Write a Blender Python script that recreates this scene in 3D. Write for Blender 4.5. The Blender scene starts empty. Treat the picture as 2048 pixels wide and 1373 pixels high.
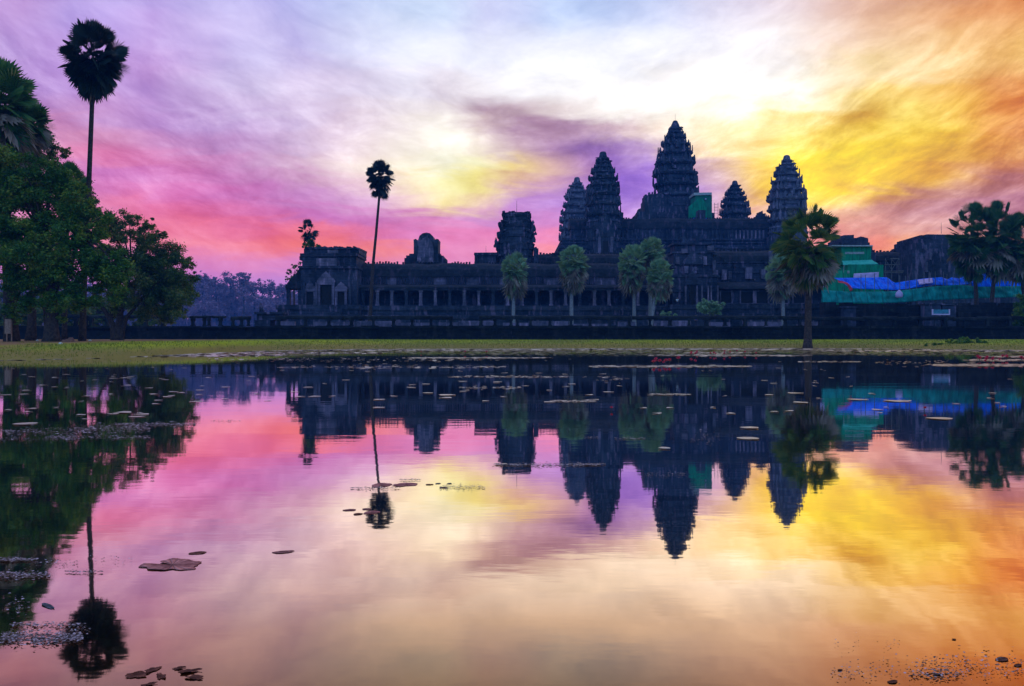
import bpy, bmesh, math, random
from mathutils import Vector, Matrix, noise as mnoise
import numpy as np

SC = bpy.context.scene
COL = SC.collection
# ------------------------------------------------------------------ camera
CAMZ, FPX, HOR = 1.3, 1800.0, 674.0          # eye height above the water, focal length and horizon in photo pixels
cam_d = bpy.data.cameras.new('camera'); cam = bpy.data.objects.new('camera', cam_d); COL.objects.link(cam)
cam_d.sensor_width = 36.0; cam_d.lens = 36.0 * FPX / 2048.0
cam_d.shift_y = -(686.5 - HOR) / 2048.0
cam_d.clip_start = 0.1; cam_d.clip_end = 9000
cam.location = (0, 0, CAMZ); cam.rotation_euler = (math.radians(90), 0, 0)
SC.camera = cam
SC.view_settings.view_transform = 'Standard'; SC.view_settings.look = 'None'
SC.view_settings.gamma = 1; SC.view_settings.exposure = 0; SC.view_settings.use_curve_mapping = False
SC.render.engine = 'CYCLES'
SC.cycles.use_denoising = True
SC.cycles.max_bounces = 8; SC.cycles.diffuse_bounces = 2; SC.cycles.glossy_bounces = 4
SC.cycles.transmission_bounces = 4; SC.cycles.volume_bounces = 0; SC.cycles.transparent_max_bounces = 8
SC.cycles.sample_clamp_indirect = 4

def at(px, py, D):                             # the point D metres away that the photograph shows at px, py
    return Vector(((px - 1024) / FPX * D, D, CAMZ + (HOR - py) / FPX * D))
def X(px, D): return (px - 1024) / FPX * D
def Z(py, D): return CAMZ + (HOR - py) / FPX * D

# ------------------------------------------------------------------ node helpers
class NT:
    def __init__(s, tree):
        s.t = tree; s.n = tree.nodes; s.l = tree.links
    def new(s, kind, **kw):
        n = s.n.new(kind)
        for k, v in kw.items(): setattr(n, k, v)
        return n
    def set(s, sock, v):
        if hasattr(v, 'is_output') or isinstance(v, bpy.types.NodeSocket): s.l.new(v, sock)
        else: sock.default_value = v
    def m(s, op, a, b=None, c=None, clamp=False):
        n = s.new('ShaderNodeMath', operation=op, use_clamp=clamp)
        s.set(n.inputs[0], a)
        if b is not None: s.set(n.inputs[1], b)
        if c is not None: s.set(n.inputs[2], c)
        return n.outputs[0]
    def sstep(s, v, a, b):
        n = s.new('ShaderNodeMapRange', interpolation_type='SMOOTHSTEP')
        s.set(n.inputs[0], v); n.inputs[1].default_value = a; n.inputs[2].default_value = b
        return n.outputs[0]
    def lin(s, v, a, b, c=0.0, d=1.0):
        n = s.new('ShaderNodeMapRange'); s.set(n.inputs[0], v)
        n.inputs[1].default_value = a; n.inputs[2].default_value = b; n.inputs[3].default_value = c; n.inputs[4].default_value = d
        return n.outputs[0]
    def mix(s, f, a, b, mode='MIX'):
        n = s.new('ShaderNodeMix', data_type='RGBA', blend_type=mode)
        s.set(n.inputs[0], f)
        for i, v in ((6, a), (7, b)):
            s.set(n.inputs[i], v if not isinstance(v, tuple) else (v + (1,))[:4])
        return n.outputs[2]
    def xyz(s, x, y, z=0.0):
        n = s.new('ShaderNodeCombineXYZ')
        for i, v in enumerate((x, y, z)): s.set(n.inputs[i], v)
        return n.outputs[0]
    def sep(s, v):
        n = s.new('ShaderNodeSeparateXYZ'); s.l.new(v, n.inputs[0]); return n.outputs
    def noise(s, vec, scale, detail=4, rough=0.5, dist=0.0, out=0):
        n = s.new('ShaderNodeTexNoise'); 
        if vec is not None: s.l.new(vec, n.inputs['Vector'])
        n.inputs['Scale'].default_value = scale; n.inputs['Detail'].default_value = detail
        n.inputs['Roughness'].default_value = rough; n.inputs['Distortion'].default_value = dist
        return n.outputs[out]
    def ramp(s, f, stops, interp='LINEAR'):
        n = s.new('ShaderNodeValToRGB'); r = n.color_ramp; r.interpolation = interp
        r.elements[0].position = stops[0][0]; r.elements[1].position = stops[-1][0]
        for p, c in stops[1:-1]: r.elements.new(p)
        for i, (p, c) in enumerate(stops): r.elements[i].color = (c[0], c[1], c[2], 1)
        s.set(n.inputs[0], f); return n.outputs[0]

def lin(c): return tuple((v / 255 / 12.92 if v / 255 <= .04045 else ((v / 255 + .055) / 1.055) ** 2.4) for v in c)

# ------------------------------------------------------------------ sky: dawn cloud colours by direction
# one line per elevation: photo row the elevation falls on, then (column, colour) pairs
SKY = [
 (674, [(0,(170,110,200)),(400,(180,120,205)),(1000,(170,110,200)),(1700,(220,130,140)),(2048,(210,120,110))]),
 (575, [(0,(200,115,200)),(400,(205,120,212)),(560,(200,130,220)),(1000,(215,125,200)),(1700,(240,140,120)),(2048,(225,130,110))]),
 (530, [(0,(230,120,180)),(300,(225,125,200)),(400,(225,125,205)),(500,(238,125,190)),(560,(228,130,205)),(620,(225,125,205)),(700,(240,115,150)),(760,(246,125,160)),(860,(238,130,190)),(1000,(240,135,190)),(1120,(250,138,165)),(1300,(220,130,190)),(1640,(235,135,130)),(1760,(246,142,115)),(1825,(252,165,85)),(1900,(235,150,100)),(2048,(215,130,110))]),
 (500, [(0,(235,120,180)),(250,(250,125,160)),(400,(255,118,138)),(500,(255,112,122)),(600,(255,105,88)),(690,(252,102,92)),(750,(252,112,105)),(820,(255,128,140)),(900,(236,126,192)),(970,(240,135,190)),(1100,(252,138,158)),(1200,(225,135,200)),(1500,(225,145,170)),(1640,(238,135,135)),(1760,(246,140,120)),(1825,(252,160,92)),(1900,(225,145,110)),(2048,(205,125,115))]),
 (470, [(0,(240,130,180)),(230,(255,130,145)),(400,(255,112,138)),(500,(248,100,145)),(570,(255,100,110)),(640,(255,98,80)),(700,(240,98,135)),(800,(226,112,190)),(900,(240,120,182)),(1000,(236,128,195)),(1100,(246,138,188)),(1200,(205,135,220)),(1500,(220,150,180)),(1700,(240,146,132)),(1800,(232,152,118)),(1850,(224,150,120)),(1900,(210,138,120)),(2048,(195,125,122))]),
 (440, [(0,(235,140,190)),(200,(250,130,160)),(300,(246,110,155)),(400,(245,106,150)),(500,(236,105,165)),(600,(214,105,185)),(700,(214,108,192)),(800,(220,120,192)),(900,(225,140,200)),(960,(212,138,206)),(1040,(205,135,212)),(1120,(222,140,212)),(1200,(190,135,225)),(1270,(196,152,234)),(1400,(196,152,205)),(1500,(218,165,190)),(1530,(230,178,185)),(1620,(222,165,150)),(1700,(208,142,136)),(1800,(200,140,132)),(1900,(192,132,132)),(2048,(178,116,130))]),
 (405, [(0,(230,140,195)),(200,(240,128,180)),(300,(238,108,170)),(400,(225,98,175)),(500,(210,108,186)),(600,(202,122,196)),(700,(214,148,206)),(760,(222,160,206)),(810,(240,196,198)),(860,(254,226,165)),(905,(255,240,150)),(950,(240,205,165)),(1000,(195,135,200)),(1050,(180,124,215)),(1110,(192,138,214)),(1200,(168,122,226)),(1250,(172,132,230)),(1400,(182,142,202)),(1480,(206,162,165)),(1530,(250,205,60)),(1640,(248,200,60)),(1700,(214,152,120)),(1760,(198,142,136)),(1830,(188,128,140)),(1920,(184,122,140)),(2048,(176,110,126))]),
 (370, [(0,(225,140,195)),(200,(205,100,178)),(300,(212,96,174)),(400,(218,102,178)),(500,(205,118,190)),(600,(214,150,200)),(680,(232,185,205)),(760,(246,215,205)),(820,(255,236,185)),(880,(255,248,175)),(950,(255,244,150)),(1000,(250,220,150)),(1050,(222,178,180)),(1110,(206,158,192)),(1190,(150,104,215)),(1250,(142,102,220)),(1310,(145,106,216)),(1400,(165,122,198)),(1470,(200,158,160)),(1520,(246,206,80)),(1580,(255,218,25)),(1650,(255,216,30)),(1720,(236,184,80)),(1800,(212,155,110)),(1880,(196,138,118)),(1960,(186,124,118)),(2048,(178,110,112))]),
 (340, [(0,(228,145,195)),(200,(200,100,178)),(300,(204,98,175)),(400,(214,112,180)),(500,(202,130,192)),(600,(224,182,206)),(700,(240,214,212)),(800,(253,238,208)),(850,(255,250,222)),(900,(255,253,228)),(960,(255,251,200)),(1010,(255,236,150)),(1050,(246,214,165)),(1110,(224,186,192)),(1160,(185,138,190)),(1210,(142,98,196)),(1260,(140,100,216)),(1320,(146,106,208)),(1400,(162,120,184)),(1450,(182,142,160)),(1500,(226,186,112)),(1550,(252,216,55)),(1600,(255,224,35)),(1700,(255,228,35)),(1800,(255,212,50)),(1880,(230,172,75)),(1960,(208,142,92)),(2048,(194,120,90))]),
 (300, [(0,(235,150,190)),(120,(235,140,185)),(200,(232,112,162)),(300,(226,118,172)),(400,(214,138,190)),(500,(200,148,202)),(600,(214,182,215)),(700,(236,210,218)),(800,(251,238,226)),(870,(255,252,236)),(930,(255,250,226)),(985,(232,206,190)),(1040,(182,144,174)),(1100,(170,128,174)),(1150,(132,90,166)),(1210,(132,90,178)),(1270,(142,100,188)),(1340,(178,140,178)),(1400,(236,206,158)),(1460,(240,208,140)),(1520,(240,200,120)),(1600,(255,226,70)),(1700,(255,242,105)),(1800,(255,218,55)),(1880,(238,194,72)),(1960,(222,160,72)),(2048,(208,132,72))]),
 (260, [(0,(235,150,192)),(100,(226,150,192)),(200,(224,152,194)),(300,(206,148,205)),(400,(186,140,206)),(500,(194,154,212)),(600,(206,180,222)),(700,(226,202,218)),(800,(246,232,230)),(870,(255,251,240)),(930,(238,220,212)),(985,(186,152,172)),(1040,(166,126,160)),(1100,(178,140,172)),(1150,(172,134,172)),(1210,(194,160,184)),(1300,(236,216,204)),(1400,(250,230,190)),(1500,(253,236,155)),(1600,(246,216,112)),(1680,(230,184,86)),(1740,(236,196,80)),(1810,(252,226,110)),(1900,(246,210,84)),(1990,(230,162,70)),(2048,(214,130,70))]),
 (220, [(0,(205,150,205)),(100,(200,145,205)),(200,(205,150,208)),(300,(190,140,212)),(400,(192,152,212)),(500,(210,180,226)),(600,(216,194,228)),(700,(228,208,228)),(800,(246,236,242)),(880,(248,240,238)),(930,(192,162,180)),(985,(182,150,170)),(1040,(212,190,200)),(1100,(238,226,226)),(1200,(250,244,240)),(1300,(254,250,244)),(1400,(255,248,232)),(1500,(255,245,205)),(1600,(252,232,150)),(1680,(240,205,110)),(1740,(232,188,92)),(1810,(248,224,120)),(1880,(250,214,96)),(1960,(226,156,72)),(2048,(216,126,64))]),
 (180, [(0,(190,150,215)),(100,(186,140,215)),(200,(186,140,212)),(300,(190,146,216)),(400,(206,176,226)),(500,(220,205,240)),(600,(226,206,236)),(700,(230,216,240)),(800,(237,232,248)),(900,(226,214,226)),(960,(238,232,238)),(1040,(248,246,250)),(1200,(252,252,253)),(1350,(248,244,242)),(1420,(255,253,252)),(1540,(255,252,244)),(1620,(254,244,212)),(1700,(248,224,156)),(1760,(244,214,120)),(1820,(240,200,100)),(1900,(238,184,76)),(1970,(218,138,66)),(2048,(214,124,62))]),
 (100, [(0,(196,166,226)),(60,(190,150,220)),(120,(188,146,222)),(200,(190,150,226)),(300,(202,150,216)),(360,(198,160,222)),(440,(206,190,238)),(520,(216,206,246)),(610,(202,190,240)),(700,(220,220,250)),(800,(232,235,253)),(1000,(238,240,253)),(1200,(242,244,254)),(1400,(246,246,252)),(1520,(247,246,248)),(1620,(248,243,238)),(1710,(248,230,214)),(1800,(247,224,194)),(1900,(243,208,150)),(2048,(236,188,108))]),
 (20, [(0,(186,140,212)),(60,(192,150,216)),(120,(188,164,232)),(220,(190,170,240)),(320,(192,172,242)),(410,(212,202,252)),(500,(200,188,248)),(600,(194,194,246)),(700,(190,200,242)),(800,(200,216,246)),(900,(206,222,250)),(980,(208,206,244)),(1060,(198,216,250)),(1200,(190,208,246)),(1300,(206,216,248)),(1400,(212,212,236)),(1500,(216,206,222)),(1620,(226,204,202)),(1710,(232,184,152)),(1800,(226,172,128)),(1900,(222,156,106)),(2048,(218,144,84))]),
 (-120, [(0,(150,130,195)),(500,(165,170,220)),(1024,(170,190,228)),(1500,(190,180,195)),(2048,(190,130,90))]),
 (-500, [(0,(165,165,205)),(1024,(185,195,215)),(2048,(205,185,165))]),
 (-2500, [(0,(150,160,205)),(1024,(165,175,210)),(2048,(180,175,190))]),
]
def sky_row(r, px):
    st = r[1]
    if px <= st[0][0]: return np.array(lin(st[0][1]))
    for (a, ca), (b, cb) in zip(st, st[1:]):
        if px <= b:
            f = (px - a) / (b - a); return np.array(lin(ca)) * (1 - f) + np.array(lin(cb)) * f
    return np.array(lin(st[-1][1]))
def sky_px(px, py):
    for a, b in zip(SKY, SKY[1:]):
        if py >= b[0]:
            f = min(1, max(0, (a[0] - py) / (a[0] - b[0]))); return sky_row(a, px) * (1 - f) + sky_row(b, px) * f
    return sky_row(SKY[-1], px)

world = bpy.data.worlds.new('World'); SC.world = world; world.use_nodes = True
W = NT(world.node_tree); W.n.clear()
d = W.new('ShaderNodeTexCoord').outputs['Generated']
dx, dy, dz = W.sep(d)
az = W.m('ARCTAN2', dx, dy); el = W.m('ARCTAN2', dz, W.m('SQRT', W.m('ADD', W.m('MULTIPLY', dx, dx), W.m('MULTIPLY', dy, dy))))
zz = W.m('ADD', W.m('MAXIMUM', dz, 0.0), 0.16)
cx, cy = W.m('DIVIDE', dx, zz), W.m('DIVIDE', dy, zz)          # where the ray meets the cloud sheet
sheet = W.xyz(W.m('MULTIPLY', W.m('ADD', cx, W.m('MULTIPLY', cy, .25)), .8), W.m('SUBTRACT', W.m('MULTIPLY', cy, 1.0), W.m('MULTIPLY', cx, .22)), 0)
w1 = W.sep(W.noise(sheet, 1.3, 3, .5, .4, out=1)); w2 = W.sep(W.noise(sheet, 4.0, 4, .55, .8, out=1))
def wob(c1, c2, k1, k2): return W.m('ADD', W.m('MULTIPLY', W.m('SUBTRACT', c1, .5), k1), W.m('MULTIPLY', W.m('SUBTRACT', c2, .5), k2))
up = W.sstep(el, 0.03, 0.16)
azw = W.m('ADD', az, wob(w1[0], w2[0], .035, .06))
elw = W.m('ADD', el, W.m('MULTIPLY', wob(w1[1], w2[1], .025, .045), W.m('ADD', W.m('MULTIPLY', up, .8), .2)))
A = 0.57
t = W.m('DIVIDE', W.m('ADD', azw, A), 2 * A)
NC = 31
els = [math.atan((HOR - r[0]) / FPX) for r in SKY]
cur = None
for i, e in enumerate(els):
    stops = []
    for k in range(NC):
        a = -A + 2 * A * k / (NC - 1)
        px = 1024 + FPX * math.tan(a); py = HOR - FPX * math.tan(e) / math.cos(a)
        stops.append((k / (NC - 1), sky_px(px, py)))
    c = W.ramp(t, stops)
    cur = c if cur is None else W.mix(W.sstep(elw, els[i - 1], e), cur, c)
# wisps: threads and tufts of cloud fanning up to the right and left of the glow
ws = W.noise(sheet, 2.6, 8, .62, 1.2)
fanv = W.m('SUBTRACT', el, W.m('MULTIPLY', W.m('MULTIPLY', az, az), .45))
fine = W.noise(W.xyz(W.m('MULTIPLY', az, 7.0), W.m('MULTIPLY', fanv, 17.0), .3), 1.0, 7, .55, .5)
tuft = W.noise(W.xyz(W.m('MULTIPLY', az, 15.0), W.m('MULTIPLY', fanv, 30.0), 4.0), 1.0, 9, .67, .35)
th = W.m('ADD', W.m('MULTIPLY', W.m('SUBTRACT', .5, ws), .6), W.m('ADD', W.m('MULTIPLY', W.m('SUBTRACT', .5, fine), 1.0), W.m('MULTIPLY', W.m('SUBTRACT', .5, tuft), 1.5)))
amp = W.m('ADD', W.m('MULTIPLY', up, .66), W.m('ADD', .28, W.m('MULTIPLY', W.m('MULTIPLY', W.sstep(az, .05, .32), W.sstep(el, .37, .25)), .55)))
th = W.m('MULTIPLY', th, W.m('MULTIPLY', amp, W.m('SUBTRACT', 1.0, W.m('MULTIPLY', W.sstep(el, .22, .33), .45))))
gm = W.new('ShaderNodeGamma'); W.l.new(cur, gm.inputs[0])
W.l.new(W.m('MAXIMUM', W.m('ADD', 1.0, W.m('MULTIPLY', th, .9)), .3), gm.inputs[1])
dk = W.new('ShaderNodeVectorMath', operation='SCALE'); W.l.new(gm.outputs[0], dk.inputs[0]); W.l.new(W.m('SUBTRACT', 1.0, W.m('MULTIPLY', th, .45)), dk.inputs[3])
cur = dk.outputs[0]
s3 = W.new('ShaderNodeSeparateColor'); W.l.new(cur, s3.inputs[0])
mn = W.m('MINIMUM', W.m('MINIMUM', s3.outputs[0], s3.outputs[1]), s3.outputs[2])
bo = W.m('MULTIPLY', W.m('ADD', 1.0, W.m('MULTIPLY', W.m('POWER', mn, 3.0), .09)), W.m('ADD', 1.03, W.m('MULTIPLY', W.sstep(el, .28, .02), .05)))
bo = W.m('MULTIPLY', bo, W.m('ADD', 1.0, W.m('MULTIPLY', W.sstep(az, .12, .3), .12)))
bright = W.new('ShaderNodeVectorMath', operation='SCALE'); W.l.new(cur, bright.inputs[0]); W.l.new(bo, bright.inputs[3])
back = W.ramp(W.lin(el, -.1, 1.5), [(0, (.14, .36, .70)), (.25, (.22, .58, 1.15)), (1, (.55, .66, .90))])  # unseen sky behind the eye, tinted as blue fill for the temple fronts
hs = W.new('ShaderNodeHueSaturation'); W.l.new(W.m('ADD', .96, W.m('MULTIPLY', W.sstep(az, -.15, .1), .10)), hs.inputs['Saturation']); hs.inputs['Value'].default_value = 1.0; W.l.new(bright.outputs[0], hs.inputs['Color'])
front = W.mix(W.sstep(W.m('ABSOLUTE', az), .75, 1.7), hs.outputs[0], back)
nish = W.new('ShaderNodeTexSky', sky_type='NISHITA', sun_disc=False)
SUN_EL, SUN_AZ = math.radians(5.0), math.radians(10.3)
nish.sun_elevation = SUN_EL; nish.sun_rotation = SUN_AZ
ns = W.new('ShaderNodeVectorMath', operation='SCALE'); W.l.new(nish.outputs[0], ns.inputs[0]); ns.inputs[3].default_value = 0.006
tot = W.new('ShaderNodeVectorMath', operation='ADD'); W.l.new(front, tot.inputs[0]); W.l.new(ns.outputs[0], tot.inputs[1])
bg = W.new('ShaderNodeBackground'); W.l.new(tot.outputs[0], bg.inputs[0]); bg.inputs[1].default_value = 1.0
W.l.new(bg.outputs[0], W.new('ShaderNodeOutputWorld').inputs[0])
world.cycles.sampling_method = 'MANUAL'; world.cycles.sample_map_resolution = 512

sun_d = bpy.data.lights.new('sun', 'SUN'); sun_d.energy = 0.4; sun_d.angle = math.radians(1); sun_d.color = (1, .72, .45)
sun = bpy.data.objects.new('sun', sun_d); COL.objects.link(sun)
sd = Vector((math.sin(SUN_AZ) * math.cos(SUN_EL), math.cos(SUN_AZ) * math.cos(SUN_EL), math.sin(SUN_EL)))
sun.rotation_euler = sd.to_track_quat('Z', 'Y').to_euler(); sun.location = (60, 200, 80)

# ------------------------------------------------------------------ small build helpers
def mat(name): 
    m = bpy.data.materials.new(name); m.use_nodes = True
    n = NT(m.node_tree); n.n.clear()
    out = n.new('ShaderNodeOutputMaterial')
    return m, n, out
def link_obj(name, me, parent=None):
    o = bpy.data.objects.new(name, me); COL.objects.link(o)
    if parent is not None: o.parent = parent
    return o
def mesh(name, vs, fs, m, parent=None, smooth=False):
    me = bpy.data.meshes.new(name); me.from_pydata([tuple(v) for v in vs], [], fs); me.update()
    if m is not None: me.materials.append(m)
    if smooth: me.polygons.foreach_set('use_smooth', [True] * len(me.polygons))
    return link_obj(name, me, parent)
def tag(o, label=None, cat=None, group=None, kind=None):
    if label: o['label'] = label
    if cat: o['category'] = cat
    if group: o['group'] = group
    if kind: o['kind'] = kind
    return o
def empty(name, loc, label, cat, group=None):
    o = bpy.data.objects.new(name, None); COL.objects.link(o); o.location = loc; o.empty_display_size = .3
    return tag(o, label, cat, group)

# ------------------------------------------------------------------ pond and ground
SHORE = [(-1500,60),(-400,46)] + [(( px-1024)/FPX*2340/(py-HOR), 2340/(py-HOR)) for px, py in
         ((0,721),(100,719),(200,716.5),(300,712.5),(400,707.5),(500,703),(700,699.2),(1000,698.2),(1300,697.6),(1600,697.2),(1800,698.5),(2048,701))] + [(75,78),(110,60),(1500,50)]
SHORE.sort()
def shore(x):
    for (a, ya), (b, yb) in zip(SHORE, SHORE[1:]):
        if x <= b: return ya + (yb - ya) * (x - a) / (b - a)
    return SHORE[-1][1]
def ground_z(x, y):
    far = y - shore(x)
    side = abs(x + 5) - 105
    near = 1.2 - y
    s = max(far, side, near)
    wob = mnoise.noise((x * .13, y * .13, 3.1)) * .5 + mnoise.noise((x * .5, y * .5, 1.7)) * .25
    if s < 0: return max(-.9, s * .12 - .03)
    h = .92 * (1 - math.exp(-s / 9)) + .06 * min(1, s / 3) * wob
    return h
def axis(pts):
    out = []
    for a, b, n in pts: out += list(np.linspace(a, b, n, endpoint=False))
    return out + [pts[-1][1]]
gx = axis([(-800,-300,10),(-300,-80,24),(-80,85,190),(85,300,24),(300,800,10)])
gy = axis([(-100,-10,6),(-10,6,16),(6,44,14),(44,135,190),(135,220,30),(220,900,24)])
vs, fs = [], []
for y in gy:
    for x in gx: vs.append((x, y, ground_z(x, y)))
nx = len(gx)
for j in range(len(gy) - 1):
    for i in range(nx - 1):
        a = j * nx + i; fs.append((a, a + 1, a + nx + 1, a + nx))
gm_, g, go = mat('ground')
pos = g.new('ShaderNodeNewGeometry').outputs['Position']
px_, py_, pz_ = g.sep(pos)
n1 = g.noise(pos, .35, 6, .6); n2 = g.noise(pos, 2.5, 5, .65); n3 = g.noise(pos, .07, 3, .5)
grass = g.mix(n1, (.20, .26, .008), (.50, .46, .016))
grass = g.mix(g.m('MULTIPLY', g.sstep(n3, .42, .62), .6), grass, (.14, .30, .008))
grass = g.mix(g.m('MULTIPLY', g.sstep(n2, .5, .75), .6), grass, (.06, .09, .01))
earth = g.mix(n2, (.16, .075, .035), (.38, .19, .09))
low = g.sstep(g.m('ADD', pz_, g.m('MULTIPLY', g.m('SUBTRACT', n1, .5), .35)), .80, .30)
leftness = g.sstep(g.m('ADD', px_, g.m('MULTIPLY', g.m('SUBTRACT', n1, .5), 14)), -29, -38)
e1 = g.m('MAXIMUM', g.m('MULTIPLY', low, .7), g.m('MULTIPLY', leftness, g.sstep(n3, .2, .5)))
e2 = g.m('MAXIMUM', e1, g.m('MULTIPLY', g.sstep(g.m('ADD', g.m('MULTIPLY', n3, .6), g.m('MULTIPLY', n1, .4)), .48, .62), .55))
colr = g.mix(e2, grass, earth)
pb = g.new('ShaderNodeBsdfPrincipled'); g.l.new(colr, pb.inputs['Base Color']); pb.inputs['Roughness'].default_value = .95
pb.inputs['Specular IOR Level'].default_value = .1
bp = g.new('ShaderNodeBump'); bp.inputs['Strength'].default_value = .6; bp.inputs['Distance'].default_value = .15
g.l.new(n2, bp.inputs['Height']); g.l.new(bp.outputs[0], pb.inputs['Normal'])
g.l.new(pb.outputs[0], go.inputs[0])
ground = tag(mesh('ground', vs, fs, gm_, smooth=True), kind='structure')

wm, w, wo = mat('water')
pos = w.new('ShaderNodeNewGeometry').outputs['Position']
wx, wy, wz = w.sep(pos)
r1 = w.noise(w.xyz(w.m('MULTIPLY', wx, .35), wy), 1.1, 4, .55, .3)
r2 = w.noise(w.xyz(w.m('MULTIPLY', wx, .5), wy), 5.0, 3, .5)
r3 = w.noise(w.xyz(w.m('MULTIPLY', wx, .05), w.m('MULTIPLY', wy, .22)), 1.0, 3, .5, .6)
calm = w.sstep(r3, .42, .62)
hh = w.m('ADD', w.m('MULTIPLY', r1, w.m('ADD', .0, w.m('MULTIPLY', calm, .0022))), w.m('MULTIPLY', r2, .00045))
bp = w.new('ShaderNodeBump'); bp.inputs['Strength'].default_value = 1; bp.inputs['Distance'].default_value = 1
w.l.new(hh, bp.inputs['Height'])
lw = w.new('ShaderNodeLayerWeight'); lw.inputs[0].default_value = .5
# tea coloured water: less and warmer mirror the steeper one looks into it
tint = w.ramp(lw.outputs['Facing'], [(0, (.03, .02, .01)), (.62, (.36, .18, .075)), (.70, (.68, .43, .25)), (.77, (.95, .76, .58)), (.85, (.97, .91, .86)), (.93, (.96, .94, .93)), (1, (.97, .97, .97))])
gl = w.new('ShaderNodeBsdfGlossy'); w.l.new(tint, gl.inputs['Color']); gl.inputs['Roughness'].default_value = .026
w.l.new(bp.outputs[0], gl.inputs['Normal'])
df = w.new('ShaderNodeBsdfDiffuse'); df.inputs['Color'].default_value = (.003, .002, .001, 1)
ad = w.new('ShaderNodeAddShader'); w.l.new(gl.outputs[0], ad.inputs[0]); w.l.new(df.outputs[0], ad.inputs[1])
w.l.new(ad.outputs[0], wo.inputs[0])
water = tag(mesh('water', [(-118, 0.6, 0), (108, .6, 0), (108, 112, 0), (-118, 112, 0)], [(0, 1, 2, 3)], wm), kind='structure')

# ------------------------------------------------------------------ mesh buffer
RND = random.Random(7)
class MB:
    def __init__(s): s.v = []; s.f = []
    def add(s, vs, fs):
        k = len(s.v); s.v += [tuple(v) for v in vs]; s.f += [tuple(i + k for i in f) for f in fs]
    def box(s, x0, x1, y0, y1, z0, z1, j=0.0):
        r = lambda: RND.uniform(-j, j) if j else 0
        p = [(x + r(), y + r(), z + r()) for z in (z0, z1) for x, y in ((x0, y0), (x1, y0), (x1, y1), (x0, y1))]
        s.add(p, [(3, 2, 1, 0), (4, 5, 6, 7), (0, 1, 5, 4), (1, 2, 6, 5), (2, 3, 7, 6), (3, 0, 4, 7)])
    def loft(s, rings, cap=True):
        n = len(rings[0]); k = len(s.v); fs = []
        for r in rings: s.v += [tuple(p) for p in r]
        for a in range(len(rings) - 1):
            for i in range(n):
                j = (i + 1) % n; fs.append((k + a * n + i, k + a * n + j, k + (a + 1) * n + j, k + (a + 1) * n + i))
        if cap:
            fs.append(tuple(k + i for i in reversed(range(n)))); fs.append(tuple(k + (len(rings) - 1) * n + i for i in range(n)))
        s.f += fs
    def prism(s, pts, y0, y1):                 # outline in x,z pushed back from y0 to y1
        s.loft([[(x, y1, z) for x, z in pts], [(x, y0, z) for x, z in pts]])
    def tube(s, path, radii, n=7):
        rings = []
        for i, p in enumerate(path):
            p = Vector(p); a = Vector(path[max(i - 1, 0)]); b = Vector(path[min(i + 1, len(path) - 1)])
            t = (b - a).normalized() if (b - a).length > 1e-6 else Vector((0, 0, 1))
            u = t.cross(Vector((0, 1, 0)) if abs(t.y) < .9 else Vector((1, 0, 0))).normalized(); w_ = t.cross(u)
            rings.append([p + (u * math.cos(q) + w_ * math.sin(q)) * radii[i] for q in [2 * math.pi * k / n for k in range(n)]])
        s.loft(rings)
    def build(s, name, m, parent=None, smooth=False):
        o = mesh(name, s.v, s.f, m, None, smooth)
        if parent is not None:
            o.parent = parent; base = parent.matrix_basis.translation.copy()
            q = parent.parent
            while q is not None: base += q.matrix_basis.translation; q = q.parent
            if base.length:
                o.data.transform(Matrix.Translation(-base))
        return o
    def solo(s, name, m, label, cat, group=None, kind=None, smooth=False):
        c = Vector((0, 0, 0)); n = len(s.v)
        xs = [v[0] for v in s.v]; ys = [v[1] for v in s.v]; zs = [v[2] for v in s.v]
        c = Vector(((min(xs) + max(xs)) / 2, (min(ys) + max(ys)) / 2, min(zs)))
        o = mesh(name, s.v, s.f, m, None, smooth); o.data.transform(Matrix.Translation(-c)); o.location = c
        return tag(o, label, cat, group, kind)

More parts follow.
